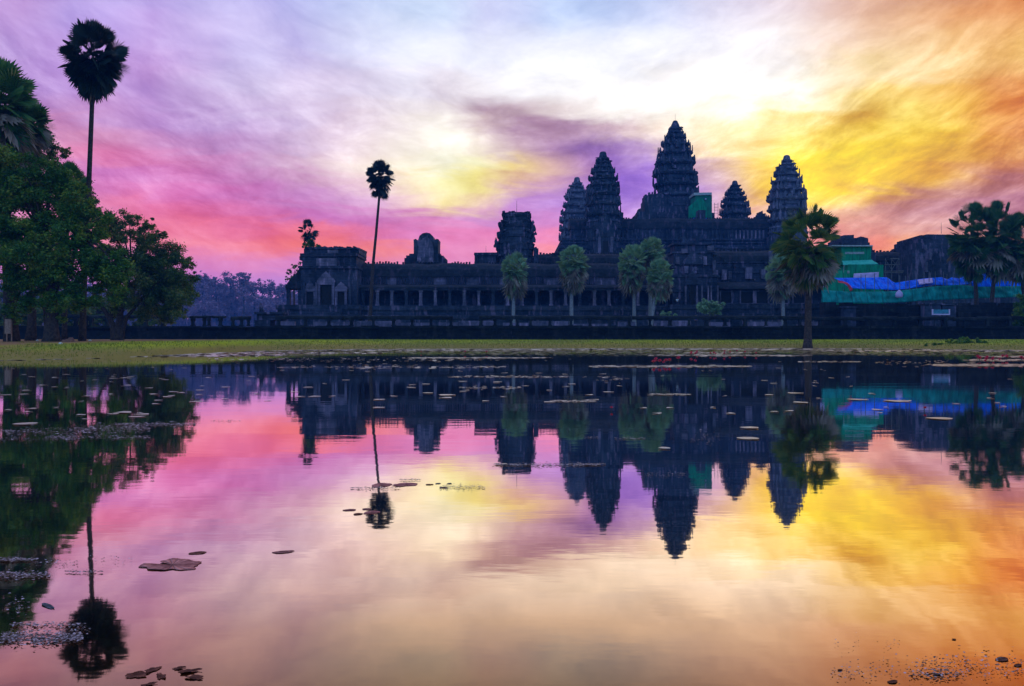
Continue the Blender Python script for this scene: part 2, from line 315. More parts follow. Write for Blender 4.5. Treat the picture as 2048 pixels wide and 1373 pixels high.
# ------------------------------------------------------------------ stone and cloth
def stone_mat(name, dark, light, course=.45, warm=(.30, .20, .22), wamt=.45):
    m, n, out = mat(name)
    pos = n.new('ShaderNodeNewGeometry').outputs['Position']
    x, y, z = n.sep(pos)
    br = n.new('ShaderNodeTexBrick'); br.inputs['Scale'].default_value = 1
    br.inputs['Brick Width'].default_value = course * 2.3; br.inputs['Row Height'].default_value = course; br.inputs['Mortar Size'].default_value = .035
    br.inputs['Color1'].default_value = (.25, .25, .25, 1); br.inputs['Color2'].default_value = (.85, .85, .85, 1); br.inputs['Mortar'].default_value = (0, 0, 0, 1)
    n.l.new(n.xyz(n.m('ADD', x, n.m('MULTIPLY', y, .7)), z), br.inputs['Vector'])
    a = n.noise(pos, .22, 6, .65); b = n.noise(pos, 1.6, 5, .65); c = n.noise(n.xyz(n.m('MULTIPLY', x, 1.6), n.m('MULTIPLY', y, 1.6), n.m('MULTIPLY', z, .35)), .8, 4, .6)
    f = n.m('ADD', n.m('MULTIPLY', a, .5), n.m('ADD', n.m('MULTIPLY', b, .35), n.m('MULTIPLY', c, .25)))
    col = n.mix(n.sstep(f, .40, .68), dark, light)
    col = n.mix(n.m('MULTIPLY', n.sstep(c, .54, .66), wamt), col, warm)
    col = n.mix(n.m('MULTIPLY', n.sstep(b, .58, .72), .35), col, (.05, .09, .06))
    bc = n.new('ShaderNodeSeparateColor'); n.l.new(br.outputs['Color'], bc.inputs[0])
    col = n.mix(n.m('MULTIPLY', n.m('SUBTRACT', 1, bc.outputs[0]), .3), col, (.02, .02, .025))
    p = n.new('ShaderNodeBsdfPrincipled'); n.l.new(col, p.inputs['Base Color']); p.inputs['Roughness'].default_value = .95; p.inputs['Specular IOR Level'].default_value = .15
    bp = n.new('ShaderNodeBump'); bp.inputs['Strength'].default_value = .9; bp.inputs['Distance'].default_value = .12
    n.l.new(n.m('ADD', n.m('MULTIPLY', bc.outputs[0], .7), b), bp.inputs['Height']); n.l.new(bp.outputs[0], p.inputs['Normal'])
    n.l.new(p.outputs[0], out.inputs[0]); return m
def plain_mat(name, c, rough=.8, c2=None, scale=3, spec=.3, bump=.3):
    m, n, out = mat(name)
    pos = n.new('ShaderNodeNewGeometry').outputs['Position']
    f = n.noise(pos, scale, 5, .6)
    p = n.new('ShaderNodeBsdfPrincipled'); p.inputs['Roughness'].default_value = rough; p.inputs['Specular IOR Level'].default_value = spec
    n.l.new(n.mix(n.sstep(f, .3, .7), c, c2 or tuple(v * .55 for v in c)), p.inputs['Base Color'])
    bp = n.new('ShaderNodeBump'); bp.inputs['Strength'].default_value = bump; bp.inputs['Distance'].default_value = .1
    n.l.new(f, bp.inputs['Height']); n.l.new(bp.outputs[0], p.inputs['Normal'])
    n.l.new(p.outputs[0], out.inputs[0]); return m
M = {}
M['stone'] = stone_mat('weathered_sandstone', (.009, .017, .034), (.060, .070, .120), .45, (.26, .17, .30), .6)  # the blue violet cast of haze is put into the stone colours
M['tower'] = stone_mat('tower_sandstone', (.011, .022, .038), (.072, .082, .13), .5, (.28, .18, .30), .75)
M['hazed'] = stone_mat('hazed_sandstone', (.05, .06, .09), (.17, .16, .24), .5, (.34, .24, .36), .65)  # lighter violet of the haze over two towers, held in the stone colour
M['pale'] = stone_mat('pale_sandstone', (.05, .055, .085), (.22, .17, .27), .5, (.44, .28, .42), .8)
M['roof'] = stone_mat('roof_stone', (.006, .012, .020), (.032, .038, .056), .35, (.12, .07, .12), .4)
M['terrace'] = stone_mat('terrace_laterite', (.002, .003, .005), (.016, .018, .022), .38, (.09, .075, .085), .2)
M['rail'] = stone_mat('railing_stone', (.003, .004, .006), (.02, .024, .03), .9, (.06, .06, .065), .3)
def cloth_mat(name, c, c2, dirt):
    m, n, out = mat(name); pos = n.new('ShaderNodeNewGeometry').outputs['Position']; x, y, z = n.sep(pos)
    folds = n.noise(n.xyz(n.m('MULTIPLY', x, 1.6), y, n.m('MULTIPLY', z, .35)), 1.2, 5, .6); st = n.noise(pos, .5, 4, .6)
    seam = n.m('MULTIPLY', n.sstep(n.m('ABSOLUTE', n.m('SUBTRACT', n.m('FRACT', n.m('MULTIPLY', x, .41)), .5)), .045, .02), .5)
    col = n.mix(n.sstep(folds, .32, .66), c2, c); col = n.mix(n.m('MULTIPLY', n.sstep(st, .52, .7), .5), col, dirt); col = n.mix(seam, col, tuple(v * .35 for v in c2))
    p = n.new('ShaderNodeBsdfPrincipled'); n.l.new(col, p.inputs['Base Color']); p.inputs['Roughness'].default_value = .6; p.inputs['Specular IOR Level'].default_value = .12
    bp = n.new('ShaderNodeBump'); bp.inputs['Strength'].default_value = 1; bp.inputs['Distance'].default_value = .35; n.l.new(folds, bp.inputs['Height']); n.l.new(bp.outputs[0], p.inputs['Normal'])
    n.l.new(p.outputs[0], out.inputs[0]); return m
M['dark'] = plain_mat('opening_shade', (.02, .02, .025), .95)  # near-black slabs stand for the shade inside doorways and windows
M['metal'] = plain_mat('dull_metal', (.12, .13, .15), .5)
M['blue'] = cloth_mat('blue_tarpaulin', (.003, .18, .95), (.002, .07, .62), (.05, .10, .42))
M['net'] = cloth_mat('green_netting', (.004, .30, .16), (.004, .17, .09), (.02, .12, .10))
M['netlo'] = cloth_mat('teal_netting', (.004, .28, .26), (.004, .15, .14), (.02, .11, .09))
M['white'] = plain_mat('white_cloth', (.60, .42, .72), .8, (.45, .32, .60), 1.5)
M['red'] = plain_mat('red_cloth', (.75, .05, .08), .7, (.55, .04, .06), 2)
M['sheet'] = plain_mat('pale_roof_sheet', (.40, .42, .44), .5)

QP = [(1, .38), (.9, .38), (.9, .62), (.78, .62), (.78, .78), (.62, .78), (.62, .9), (.38, .9), (.38, 1)]
PLAN = QP + [(-y, x) for x, y in QP] + [(-x, -y) for x, y in QP] + [(y, -x) for x, y in QP]
def ring(cx, cy, z, r, j=0.0): return [(cx + x * r + (RND.uniform(-j, j) if j else 0), cy + y * r + (RND.uniform(-j, j) if j else 0), z) for x, y in PLAN]
def rnd_ring(cx, cy, z, r, n=16): return [(cx + r * math.cos(2 * math.pi * i / n), cy + r * math.sin(2 * math.pi * i / n), z) for i in range(n)]
def antefix(mb, x, y, z, ang, w, h):           # a leaf shaped upright stone
    c, s = math.cos(ang), math.sin(ang); tx, ty = -s, c; t = w * .35
    prof = [(-.5, 0), (.5, 0), (.62, .4), (0.35, .72), (.05, 1.05), (-.05, 1.05), (-.35, .72), (-.62, .4)]
    rings = [[(x + tx * u * w + c * q, y + ty * u * w + s * q, z + v * h) for u, v in prof] for q in (-t * .5, t * .5)]
    mb.loft(rings)
def rod(px, py0, py1, D, parent, w=.06):
    mb = MB(); mb.tube([at(px, py1, D), at(px, py0, D)], [w, w * .5], 5); return mb.build('lightning_rod', M['metal'], parent)
def pediment(mb, cx, y, z0, w, h, d=.5):       # flame shaped gable
    pts = [(-.5, 0), (.5, 0), (.54, .12), (.44, .38), (.30, .52), (.24, .72), (.08, .92), (0, 1.05), (-.08, .92), (-.24, .72), (-.30, .52), (-.44, .38), (-.54, .12)]
    mb.prism([(cx + u * w, z0 + v * h) for u, v in pts], y, y + d)

def tower(px, D, label, tiers, fin, body_y, body_hw, mkey='tower', portico=True, rod_py=None):
    k = D / FPX; cx = X(px, D); z0 = Z(body_y, D)
    root = empty('temple_tower', (cx, D, z0), label, 'tower', 'lotus bud temple towers')
    mb = MB()
    # body: tall redented shaft with base mouldings
    ztop = Z(tiers[-1][1], D); r = body_hw * k
    hs = ztop - z0
    mb.loft([ring(cx, D, z0 + f * hs, r * q, .05) for f, q in ((0, 1.16), (.09, 1.16), (.10, 1.08), (.20, 1.08), (.21, 1.02), (.44, .99), (.45, 1.05), (.52, 1.08), (.53, .99), (.76, .97), (.77, 1.03), (.83, 1.06), (.84, .97), (.93, .97), (.94, 1.03), (1, .95))])
    mb.build('shaft', M[mkey], root)
    for yt, yb, hw in tiers:
        mb = MB(); zb, zt = Z(yb, D), Z(yt, D); h = zt - zb; r = hw * k * RND.uniform(.965, 1.02); jit = RND.uniform(.08, .24)
        mb.loft([ring(cx + RND.uniform(-.12, .12), D, zb + f * h, r * q, jit) for f, q in ((-.05, .82), (.34, .84), (.36, .95), (.50, 1.03), (.64, 1.02), (.70, .93), (.72, .82), (1.02, .74))])
        for i, (ux, uy) in enumerate(PLAN):
            if i % 9 in (0, 2, 4, 6, 8) and RND.random() < .68:
                a = math.atan2(uy, ux)
                antefix(mb, cx + ux * r * .98, D + uy * r * .98, zb + .58 * h, a, r * RND.uniform(.12, .17), h * RND.uniform(.45, .85))
        for q in range(RND.randint(3, 6)):      # worn stones that stick out or lie on the ledges
            a = RND.uniform(math.pi, 2 * math.pi); w_ = RND.uniform(.25, .7); rr = r * RND.uniform(.86, 1.0); zz_ = zb + h * RND.uniform(.3, .95)
            mb.box(cx + math.cos(a) * rr - w_, cx + math.cos(a) * rr + w_, D + math.sin(a) * rr - w_, D + math.sin(a) * rr + w_, zz_, zz_ + h * RND.uniform(.15, .4), .12)
        mb.build('tier', M[mkey], root)
    mb = MB(); yt, yb, h0, h1 = fin; zt, zb = Z(yt, D), Z(yb, D); h = zt - zb
    mb.loft([rnd_ring(cx, D, zb + f * h, q * k) for f, q in ((-.1, h1 * 1.5), (.12, h1 * 1.45), (.14, h1 * 1.1), (.3, h1 * 1.15), (.45, h1 * 1.05), (.75, h0 * 1.25), (.93, h0), (1, h0 * .7))])
    mb.build('finial', M[mkey], root)
    if portico:
        mb = MB(); dk = MB(); R = body_hw * k; pls = []
        for sgn, w, hh in ((0, .95, .78),):
            yf = D - R * 1.42
            mb.box(cx - w * R * .5, cx + w * R * .5, yf, D, z0 - .2, z0 + hs * .52, .04)
            mb.box(cx - w * R * .56, cx + w * R * .56, yf - .2, yf + .6, z0 + hs * .52, z0 + hs * .57, .03)
            pediment(mb, cx, yf - .25, z0 + hs * .57, w * R * 1.1, hs * .36, 1.2)
            pediment(mb, cx, yf + 1.0, z0 + hs * .70, w * R * 1.25, hs * .42, 1.2)
            for s in (-1, 1):
                pl = MB(); pls.append(pl); pl.box(cx + s * w * R * .36 - .35, cx + s * w * R * .36 + .35, yf - .25, yf - .003, z0, z0 + hs * .52, .02)
            dk.box(cx - w * R * .16, cx + w * R * .16, yf - .12, yf - .004, z0 + .3, z0 + hs * .42)
        mb.build('portico', M[mkey], root); [pl.build('pilaster', M['pale'], root) for pl in pls]; dk.build('doorway', M['dark'], root)
    if rod_py: rod(px, rod_py, fin[0], D, root, .05)
    return root

# ------------------------------------------------------------------ the five towers
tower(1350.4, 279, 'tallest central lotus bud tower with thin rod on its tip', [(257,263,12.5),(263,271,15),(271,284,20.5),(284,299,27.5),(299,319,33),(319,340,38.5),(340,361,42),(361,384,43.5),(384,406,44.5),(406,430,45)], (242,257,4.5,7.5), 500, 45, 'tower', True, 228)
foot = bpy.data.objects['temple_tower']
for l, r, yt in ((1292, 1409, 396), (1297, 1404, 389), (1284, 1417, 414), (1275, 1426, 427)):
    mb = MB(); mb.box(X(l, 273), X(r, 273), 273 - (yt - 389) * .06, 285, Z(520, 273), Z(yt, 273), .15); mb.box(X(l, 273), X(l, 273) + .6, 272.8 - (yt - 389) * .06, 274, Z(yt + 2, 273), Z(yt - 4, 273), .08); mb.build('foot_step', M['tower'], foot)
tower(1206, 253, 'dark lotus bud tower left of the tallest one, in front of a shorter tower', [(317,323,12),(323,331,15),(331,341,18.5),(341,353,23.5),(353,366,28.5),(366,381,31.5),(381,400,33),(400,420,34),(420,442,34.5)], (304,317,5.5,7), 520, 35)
tower(1154, 305, 'leftmost lotus bud tower partly hidden behind the darker one', [(367,373,9.5),(373,381,13),(381,392,19),(392,406,24),(406,420,28),(420,436,31),(436,452,33.5),(452,470,34.5),(470,490,35.5)], (355,367,4.5,6), 540, 36, 'hazed')
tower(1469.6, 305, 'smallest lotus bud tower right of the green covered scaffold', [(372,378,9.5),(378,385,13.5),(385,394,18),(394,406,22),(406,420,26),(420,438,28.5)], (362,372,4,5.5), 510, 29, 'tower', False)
tower(1573.4, 253, 'rightmost lotus bud tower rising behind the waterside palm', [(322,328,10),(328,335,14.5),(335,345,19.5),(345,359,24.5),(359,374,28.5),(374,391,32.5),(391,411,36),(411,432,37),(432,455,37.5)], (311,322,5,6.5), 520, 37, 'hazed')

# ------------------------------------------------------------------ vaulted galleries
def vault(mb, x0, x1, yf, yb, z0, zt, seg=8, wob=.16):
    pts = []
    for i in range(seg + 1):
        a = math.pi * i / seg; pts.append((yf + (yb - yf) * (1 - math.cos(a)) / 2, z0 + (zt - z0) * (math.sin(a) ** .75)))
    n = max(2, int((x1 - x0) / 2.5)); rings = []
    for k in range(n + 1):
        x = x0 + (x1 - x0) * k / n; q = RND.uniform(-wob, wob)
        rings.append([(x, y, z + q * (z - z0) / (zt - z0)) for y, z in reversed(pts)])
    mb.loft(rings)
def half_vault(mb, x0, x1, yf, yb, z0, zt, seg=5):
    pts = [(yb, z0)] + [(yf + (yb - yf) * (1 - math.cos(a)), z0 + (zt - z0) * math.sin(a)) for a in [math.pi / 2 * i / seg for i in range(seg + 1)]][::-1]
    n = max(2, int((x1 - x0) / 4))
    mb.loft([[(x0 + (x1 - x0) * k / n, y, z) for y, z in pts] for k in range(n + 1)])
def plinth(mb, x0, x1, yf, yb, z0, z1):
    h = z1 - z0
    for i, (a, b, o) in enumerate(((0, .18, 1.2), (.18, .30, .9), (.30, .42, 1.05), (.42, .60, .65), (.60, .72, .85), (.72, .86, .4), (.86, 1, .62))):
        n = max(1, int((x1 - x0) / 9)); w = (x1 - x0 + 2 * o) / n
        for k in range(n):
            q = RND.uniform(-.04, .04); xa = x0 - o + k * w
            mb.box(xa, xa + w - .002, yf - o + q, yb, z0 + a * h, z0 + b * h)
def crest(mb, x0, x1, y, z, step=.55, h=.45):
    x = x0
    while x < x1:
        if RND.random() < .9: mb.box(x, x + step * .6, y - .12, y + .12, z - .1, z + h * RND.uniform(.5, 1.1), .04)
        x += step

DG = 165.0
g0, g1 = X(712, DG), X(1352, DG)
gal = empty('outer_gallery', (0, DG, .9), 'long low stone gallery with colonnade and ribbed vault roof left of the entrance', 'gallery')
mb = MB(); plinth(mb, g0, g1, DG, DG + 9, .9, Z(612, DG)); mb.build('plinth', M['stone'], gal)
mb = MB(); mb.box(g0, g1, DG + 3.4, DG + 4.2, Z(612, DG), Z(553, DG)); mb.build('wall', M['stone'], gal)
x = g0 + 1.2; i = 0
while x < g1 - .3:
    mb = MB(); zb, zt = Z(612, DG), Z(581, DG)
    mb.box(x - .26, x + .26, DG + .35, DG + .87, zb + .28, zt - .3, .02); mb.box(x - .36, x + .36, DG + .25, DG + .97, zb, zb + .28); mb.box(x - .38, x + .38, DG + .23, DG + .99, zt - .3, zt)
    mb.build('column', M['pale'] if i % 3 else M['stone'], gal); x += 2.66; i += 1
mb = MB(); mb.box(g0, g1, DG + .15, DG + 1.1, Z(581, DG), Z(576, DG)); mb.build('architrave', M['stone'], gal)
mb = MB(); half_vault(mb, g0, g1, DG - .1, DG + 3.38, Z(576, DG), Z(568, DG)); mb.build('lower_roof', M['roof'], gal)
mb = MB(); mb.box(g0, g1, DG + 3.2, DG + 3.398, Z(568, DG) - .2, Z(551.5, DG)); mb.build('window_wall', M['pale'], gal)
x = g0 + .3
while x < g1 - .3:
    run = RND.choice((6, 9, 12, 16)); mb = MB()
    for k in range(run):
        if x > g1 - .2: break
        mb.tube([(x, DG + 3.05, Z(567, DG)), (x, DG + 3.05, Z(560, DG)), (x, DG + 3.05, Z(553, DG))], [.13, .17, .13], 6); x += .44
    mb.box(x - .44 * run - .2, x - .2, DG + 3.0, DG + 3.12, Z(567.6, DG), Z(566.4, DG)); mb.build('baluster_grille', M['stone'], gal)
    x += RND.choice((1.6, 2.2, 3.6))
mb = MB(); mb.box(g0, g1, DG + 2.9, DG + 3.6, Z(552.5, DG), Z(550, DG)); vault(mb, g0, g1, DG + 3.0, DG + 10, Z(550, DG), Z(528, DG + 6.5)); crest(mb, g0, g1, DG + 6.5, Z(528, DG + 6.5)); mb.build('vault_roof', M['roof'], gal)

# gable of the cross wing behind the gallery
G = 174.0
gab = empty('roof_gable', (X(850, G), G, Z(535, G)), 'rounded carved gable rising alone above the long gallery roof', 'gable')
mb = MB()
mb.prism([(X(a, G), Z(b, G)) for a, b in ((827,536),(876,536),(876.5,487),(877,479),(873,478),(868,481),(866,473),(860,467),(853,465.5),(845,467),(839,472),(836,481),(831,478),(827,480),(827.5,488))], G, G + 5); mb.build('tympanum', M['tower'], gab)
mb = MB(); mb.prism([(X(a, G), Z(b, G)) for a, b in ((834,526),(869,526),(866,490),(861,480),(853,474),(844,479),(838,490))], G - .5, G - .003); mb.build('carved_panel', M['pale'], gab)
for side in (((808,828,516),(812,828,510.5),(818,828,507)),((875,891,517),(875,886,511),(875,880,507))):
    mb = MB()
    for a, b, c in side: mb.box(X(a, G), X(b, G), G + .3 + RND.random() * .3, G + 5.5, Z(536, G), Z(c, G), .05)
    mb.build('shoulder', M['stone'], gab)

# ruined square tower
G = 186.0
rt = empty('ruined_tower', (X(1031, G), G, Z(540, G)), 'ruined flat topped square tower above the gallery with a thin rod', 'tower')
def rblock(parent, name, l, r, yt, yb, depth, m='tower', j=.12, over=True):
    mb = MB(); G4 = G + 3; cx = (l + r) / 2; hw = (r - l) / 2 * G4 / FPX; c = X(cx, G4); zt, zb = Z(yt, G), Z(yb, G); h = zt - zb
    sq = lambda z, q: [(c + x * hw * q + RND.uniform(-j, j), G + depth / 2 + y * depth / 2 * q + RND.uniform(-j, j), z) for x, y in PLAN]
    mb.loft([sq(zb, .93), sq(zb + h * .45, .92), sq(zb + h * .5, .97), sq(zb + h * .72, 1.0), sq(zb + h * .9, 1.0), sq(zt, .95)])
    for k in range(9):
        a = RND.uniform(-.9, .9) * hw; mb.box(c + a - .35, c + a + .3, G + RND.uniform(-.1, .6), G + depth * .8, zt - .1, zt + RND.uniform(.05, .3), .08)
    return mb.build(name, M[m], parent)
mb = MB(); mb.box(X(996, G + 3), X(1067, G + 3), G + .6, G + 7.6, .8, Z(543, G), .05); mb.build('foundation', M['stone'], rt); rblock(rt, 'base', 993, 1070, 510, 545, 8); rblock(rt, 'tier', 991, 1069, 484, 511, 8); rblock(rt, 'tier', 994, 1069, 461, 485, 7.6)
rblock(rt, 'tier', 997, 1067, 441, 462, 7.4); rblock(rt, 'tier', 1004, 1063, 424, 442, 6)
for px, py, w, h in ((1068.5,455,.35,1.6),(992,480,.3,1.5),(1068,477,.35,1.7),(990,487,.3,1),(1071,462,.3,.8),(1066,439,.3,.8)): mb = MB(); antefix(mb, X(px, G), G + .6, Z(py + 8, G), -math.pi / 2, w * 1.8, h * .9); mb.build('antefix', M['tower'], rt)
mb = MB(); pediment(mb, X(1031, G), G - .6, Z(545, G), 4.2, 4.6, .6); mb.build('pediment', M['pale'], rt)
rod(1033.5, 402, 425, G + 3, rt)
mb = MB(); mb.box(X(949, G), X(992, G), G + .5, G + 7, Z(545, G), Z(510, G), .05); mb.box(X(948, G), X(994, G), G + .2, G + 7.2, Z(510, G), Z(505.5, G), .08); mb.box(X(949,G),X(955,G),G-.2,G+3,Z(530,G),Z(513,G),.1); wing = mb.build('side_wing', M['stone'], rt)
mb = MB(); mb.box(X(1068, G), X(1077, G), G + .5, G + 6, Z(545, G), Z(496, G), .08); mb.box(X(1070, G), X(1074, G), G + .9, G + 4, Z(497, G), Z(493, G), .05); mb.build('buttress', M['stone'], rt)
rod(972, 492, 506, G + 3, rt, .04)

# second level gallery
G2 = 192.0
sg = empty('second_gallery', (X(1320, G2), G2, Z(560, G2)), 'second level gallery roof between ruined tower and the tall towers', 'gallery')
a, b = X(1074, G2), X(1640, G2)
mb = MB(); mb.box(a, b, G2 + 1, G2 + 9, .8, Z(529, G2)); mb.build('wall', M['stone'], sg)
mb = MB(); mb.box(a, b, G2 + .5, G2 + 9.4, Z(530, G2), Z(527, G2)); vault(mb, a, b, G2 + .6, G2 + 9.4, Z(527, G2), Z(509.5, G2 + 5), 8, .12); crest(mb, a, b, G2 + 5, Z(509.5, G2 + 5), .7, .5); mb.build('vault_roof', M['roof'], sg)
mb = MB(); mb.box(X(1096, G2), X(1122, G2), G2 + 2, G2 + 8, Z(512, G2), Z(507, G2), .1); mb.box(X(1104, G2), X(1118, G2), G2 + 2.4, G2 + 7, Z(508, G2), Z(504.5, G2), .1); mb.build('roof_block', M['roof'], sg)

# upper temple mountain with steep base
GB = 247.0
bk = empty('upper_temple', (X(1370, GB), GB, Z(530, GB)), 'high stone platform and gallery carrying the five towers', 'temple')
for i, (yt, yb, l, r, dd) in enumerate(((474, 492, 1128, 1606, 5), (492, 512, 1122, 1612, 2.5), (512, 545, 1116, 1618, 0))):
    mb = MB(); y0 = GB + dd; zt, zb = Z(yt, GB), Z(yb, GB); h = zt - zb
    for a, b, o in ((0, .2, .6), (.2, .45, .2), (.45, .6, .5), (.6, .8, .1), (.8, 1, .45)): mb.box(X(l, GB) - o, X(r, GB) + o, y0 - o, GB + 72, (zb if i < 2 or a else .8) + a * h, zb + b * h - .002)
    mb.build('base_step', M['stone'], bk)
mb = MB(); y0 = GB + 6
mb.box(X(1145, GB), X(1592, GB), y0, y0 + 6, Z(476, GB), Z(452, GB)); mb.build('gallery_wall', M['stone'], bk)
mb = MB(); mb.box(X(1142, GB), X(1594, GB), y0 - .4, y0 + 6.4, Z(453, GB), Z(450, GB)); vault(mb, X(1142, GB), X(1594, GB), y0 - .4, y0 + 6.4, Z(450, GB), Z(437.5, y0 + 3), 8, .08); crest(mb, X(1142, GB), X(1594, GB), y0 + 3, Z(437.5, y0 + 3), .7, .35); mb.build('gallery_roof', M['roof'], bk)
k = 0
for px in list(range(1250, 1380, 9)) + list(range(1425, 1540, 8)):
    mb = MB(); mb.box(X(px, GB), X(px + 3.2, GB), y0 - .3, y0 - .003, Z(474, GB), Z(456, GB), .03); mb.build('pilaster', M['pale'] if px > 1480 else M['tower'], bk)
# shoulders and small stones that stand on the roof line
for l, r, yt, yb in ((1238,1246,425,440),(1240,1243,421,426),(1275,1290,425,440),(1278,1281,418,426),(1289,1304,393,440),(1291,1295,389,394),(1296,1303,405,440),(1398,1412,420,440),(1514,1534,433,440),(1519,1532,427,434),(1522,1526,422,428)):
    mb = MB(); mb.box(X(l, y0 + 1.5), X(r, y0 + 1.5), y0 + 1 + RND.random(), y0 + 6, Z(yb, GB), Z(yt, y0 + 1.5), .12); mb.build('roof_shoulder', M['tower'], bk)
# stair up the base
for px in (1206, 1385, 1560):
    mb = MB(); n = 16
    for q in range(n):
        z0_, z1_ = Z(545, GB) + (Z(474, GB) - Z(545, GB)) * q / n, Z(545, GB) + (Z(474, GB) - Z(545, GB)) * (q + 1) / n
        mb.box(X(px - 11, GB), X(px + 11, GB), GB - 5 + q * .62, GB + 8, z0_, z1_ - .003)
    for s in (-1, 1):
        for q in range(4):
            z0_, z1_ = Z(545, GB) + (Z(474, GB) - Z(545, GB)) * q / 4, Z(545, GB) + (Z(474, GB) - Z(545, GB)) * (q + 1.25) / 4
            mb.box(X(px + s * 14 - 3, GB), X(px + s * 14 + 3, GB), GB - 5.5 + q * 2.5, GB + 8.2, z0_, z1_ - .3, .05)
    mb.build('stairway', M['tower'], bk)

# ------------------------------------------------------------------ corner pavilion
P = 163.0
pv = empty('corner_pavilion', (X(655, P), P, .9), 'square roofed corner pavilion with doors at the left end of the gallery', 'pavilion')
mb = MB(); plinth(mb, X(566, P), X(716, P), P - 2, P + 12, .9, Z(611, P)); 
for q in range(6): mb.box(X(635, P), X(690, P), P - 4.8 + q * .42, P - 1, .9 + q * .95, .9 + (q + 1) * .95 + .1)
mb.build('plinth', M['stone'], pv)
mb = MB(); mb.box(X(602, P), X(714, P), P, P + 11, Z(611, P), Z(536, P), .03); mb.box(X(597, P), X(716, P), P - .4, P + 11, Z(537, P), Z(533, P), .05); mb.build('wall', M['stone'], pv)
mb = MB(); mb.box(X(603, P), X(712, P), P + .4, P + 10, Z(533, P), Z(512, P), .06); mb.box(X(600, P), X(715, P), P + .1, P + 10.4, Z(513, P), Z(507, P), .08)
mb.box(X(606, P), X(716, P), P + .6, P + 10, Z(507, P), Z(497, P), .1); mb.box(X(608, P), X(717, P), P + .3, P + 10, Z(498, P), Z(494, P), .12)
for q in range(14): a = RND.uniform(612, 708); mb.box(X(a, P), X(a + RND.uniform(3, 8), P), P + 1, P + 9, Z(495, P), Z(494 - RND.uniform(.5, 2.6), P), .06)
mb.box(X(598, P), X(604, P), P + .4, P + 3, Z(520, P), Z(512.5, P), .08); mb.build('attic', M['stone'], pv)
mb = MB(); mb.box(X(633, P), X(674, P), P - .2, P + .37, Z(536, P), Z(517, P), .03); mb.build('carved_panel', M['pale'], pv); mb = MB(); mb.box(X(655, P), X(676, P), P + .1, P + .58, Z(507, P), Z(500, P), .02); mb.build('carved_panel', M['pale'], pv)
for cx_, w_, yt in ((653, 11, 570), (621, 6.5, 584), (683, 6.5, 584)):
    mb = MB(); mb.box(X(cx_ - w_, P), X(cx_ + w_, P), P - .25, P - .003, Z(611, P), Z(yt, P)); dr = mb.build('doorway', M['dark'], pv)
    mb = MB()
    for s in (-1, 1): mb.box(X(cx_ + s * (w_ + 3) - 2.4, P), X(cx_ + s * (w_ + 3) + 2.4, P), P - .6, P - .004, Z(611, P), Z(yt, P), .02)
    mb.box(X(cx_ - w_ - 6, P), X(cx_ + w_ + 6, P), P - .7, P - .004, Z(yt, P), Z(yt - 4, P), .02)
    pediment(mb, X(cx_, P), P - .6, Z(yt - 4, P), (w_ * 2 + 12) * P / FPX, (22 if w_ > 8 else 15) * P / FPX, .55)
    mb.build('door_frame', M['pale'], dr)
for px in (634, 668, 701, 610):
    mb = MB(); mb.box(X(px - 2, P), X(px + 2, P), P - .8, P - .28, Z(611, P), Z(566, P), .02); mb.build('pilaster', M['pale'] if px in (634, 668) else M['stone'], pv)
pc = MB()
pc.prism([(X(a, P), Z(b, P)) for a, b in ((568,577),(568,571),(576,560),(588,548),(597,535),(604,535),(604,577))], P + 1, P + 7); pc.build('porch_roof', M['roof'], pv)
for px in (572.5, 596):
    mb = MB(); mb.box(X(px - 3.4, P), X(px + 3.4, P), P + 1.4, P + 2.2, Z(611, P), Z(577, P), .03); mb.box(X(px - 4.2, P), X(px + 4.2, P), P + 1.3, P + 2.3, Z(580, P), Z(577, P)); mb.build('column', M['stone'], pv)

# ------------------------------------------------------------------ west entrance and its wings
E = 168.0
en = empty('entrance_gopura', (X(1400, E), E, .9), 'tall stepped stone entrance building with cornices and porch behind the three palms', 'gatehouse')
def bands(mb, l, r, y0, y1, d0, d1, n=3, out=.25):
    h = (Z(y0, E) - Z(y1, E))
    mb.box(X(l, E), X(r, E), d0, d1, Z(y1, E), Z(y0, E), .03)
    for k in range(n):
        zz_ = Z(y1, E) + h * (k + .85) / n; mb.box(X(l, E) - out, X(r, E) + out, d0 - out, d1, zz_, zz_ + h * .12 / n + .1, .03)
mb = MB(); plinth(mb, X(1338, E), X(1432, E), E - 4, E + 9, .9, Z(611, E)); plinth(mb, X(1433, E), X(1668, E), E - .6, E + 9, .9, Z(608, E)); mb.build('plinth', M['stone'], en)
mb = MB(); bands(mb, 1340, 1428, 552, 611, E - 3, E + 5, 2); bands(mb, 1345, 1424, 505, 552, E - 1, E + 5, 2); bands(mb, 1352, 1420, 486, 505, E + 1, E + 6, 1, .5); mb.build('gate_tower', M['stone'], en)
mb = MB(); pediment(mb, X(1377, E), E - 3.6, Z(572, E), 2.6, 2.4, .5); mb.build('pediment', M['stone'], en); mb = MB(); pediment(mb, X(1383, E), E - 1.6, Z(530, E), 3.6, 2.4, .5); mb.build('pediment', M['stone'], en)
mb = MB(); mb.box(X(1372, E), X(1382, E), E - 3.3, E - 3.003, Z(611, E), Z(572, E)); mb.build('doorway', M['dark'], en)
for px, w_ in ((1364, 3), (1386, 3.4), (1396, 3), (1408, 3), (1414, 2.4), (1427, 2)):
    mb = MB(); mb.box(X(px - w_ / 2, E), X(px + w_ / 2, E), E - 3.7, E - 3.28, Z(611, E), Z(574, E), .02); mb.build('pilaster', M['pale'], en)
mb = MB(); bands(mb, 1430, 1668, 579, 608, E + 1, E + 7, 1, .2); mb.build('wing_wall', M['stone'], en)
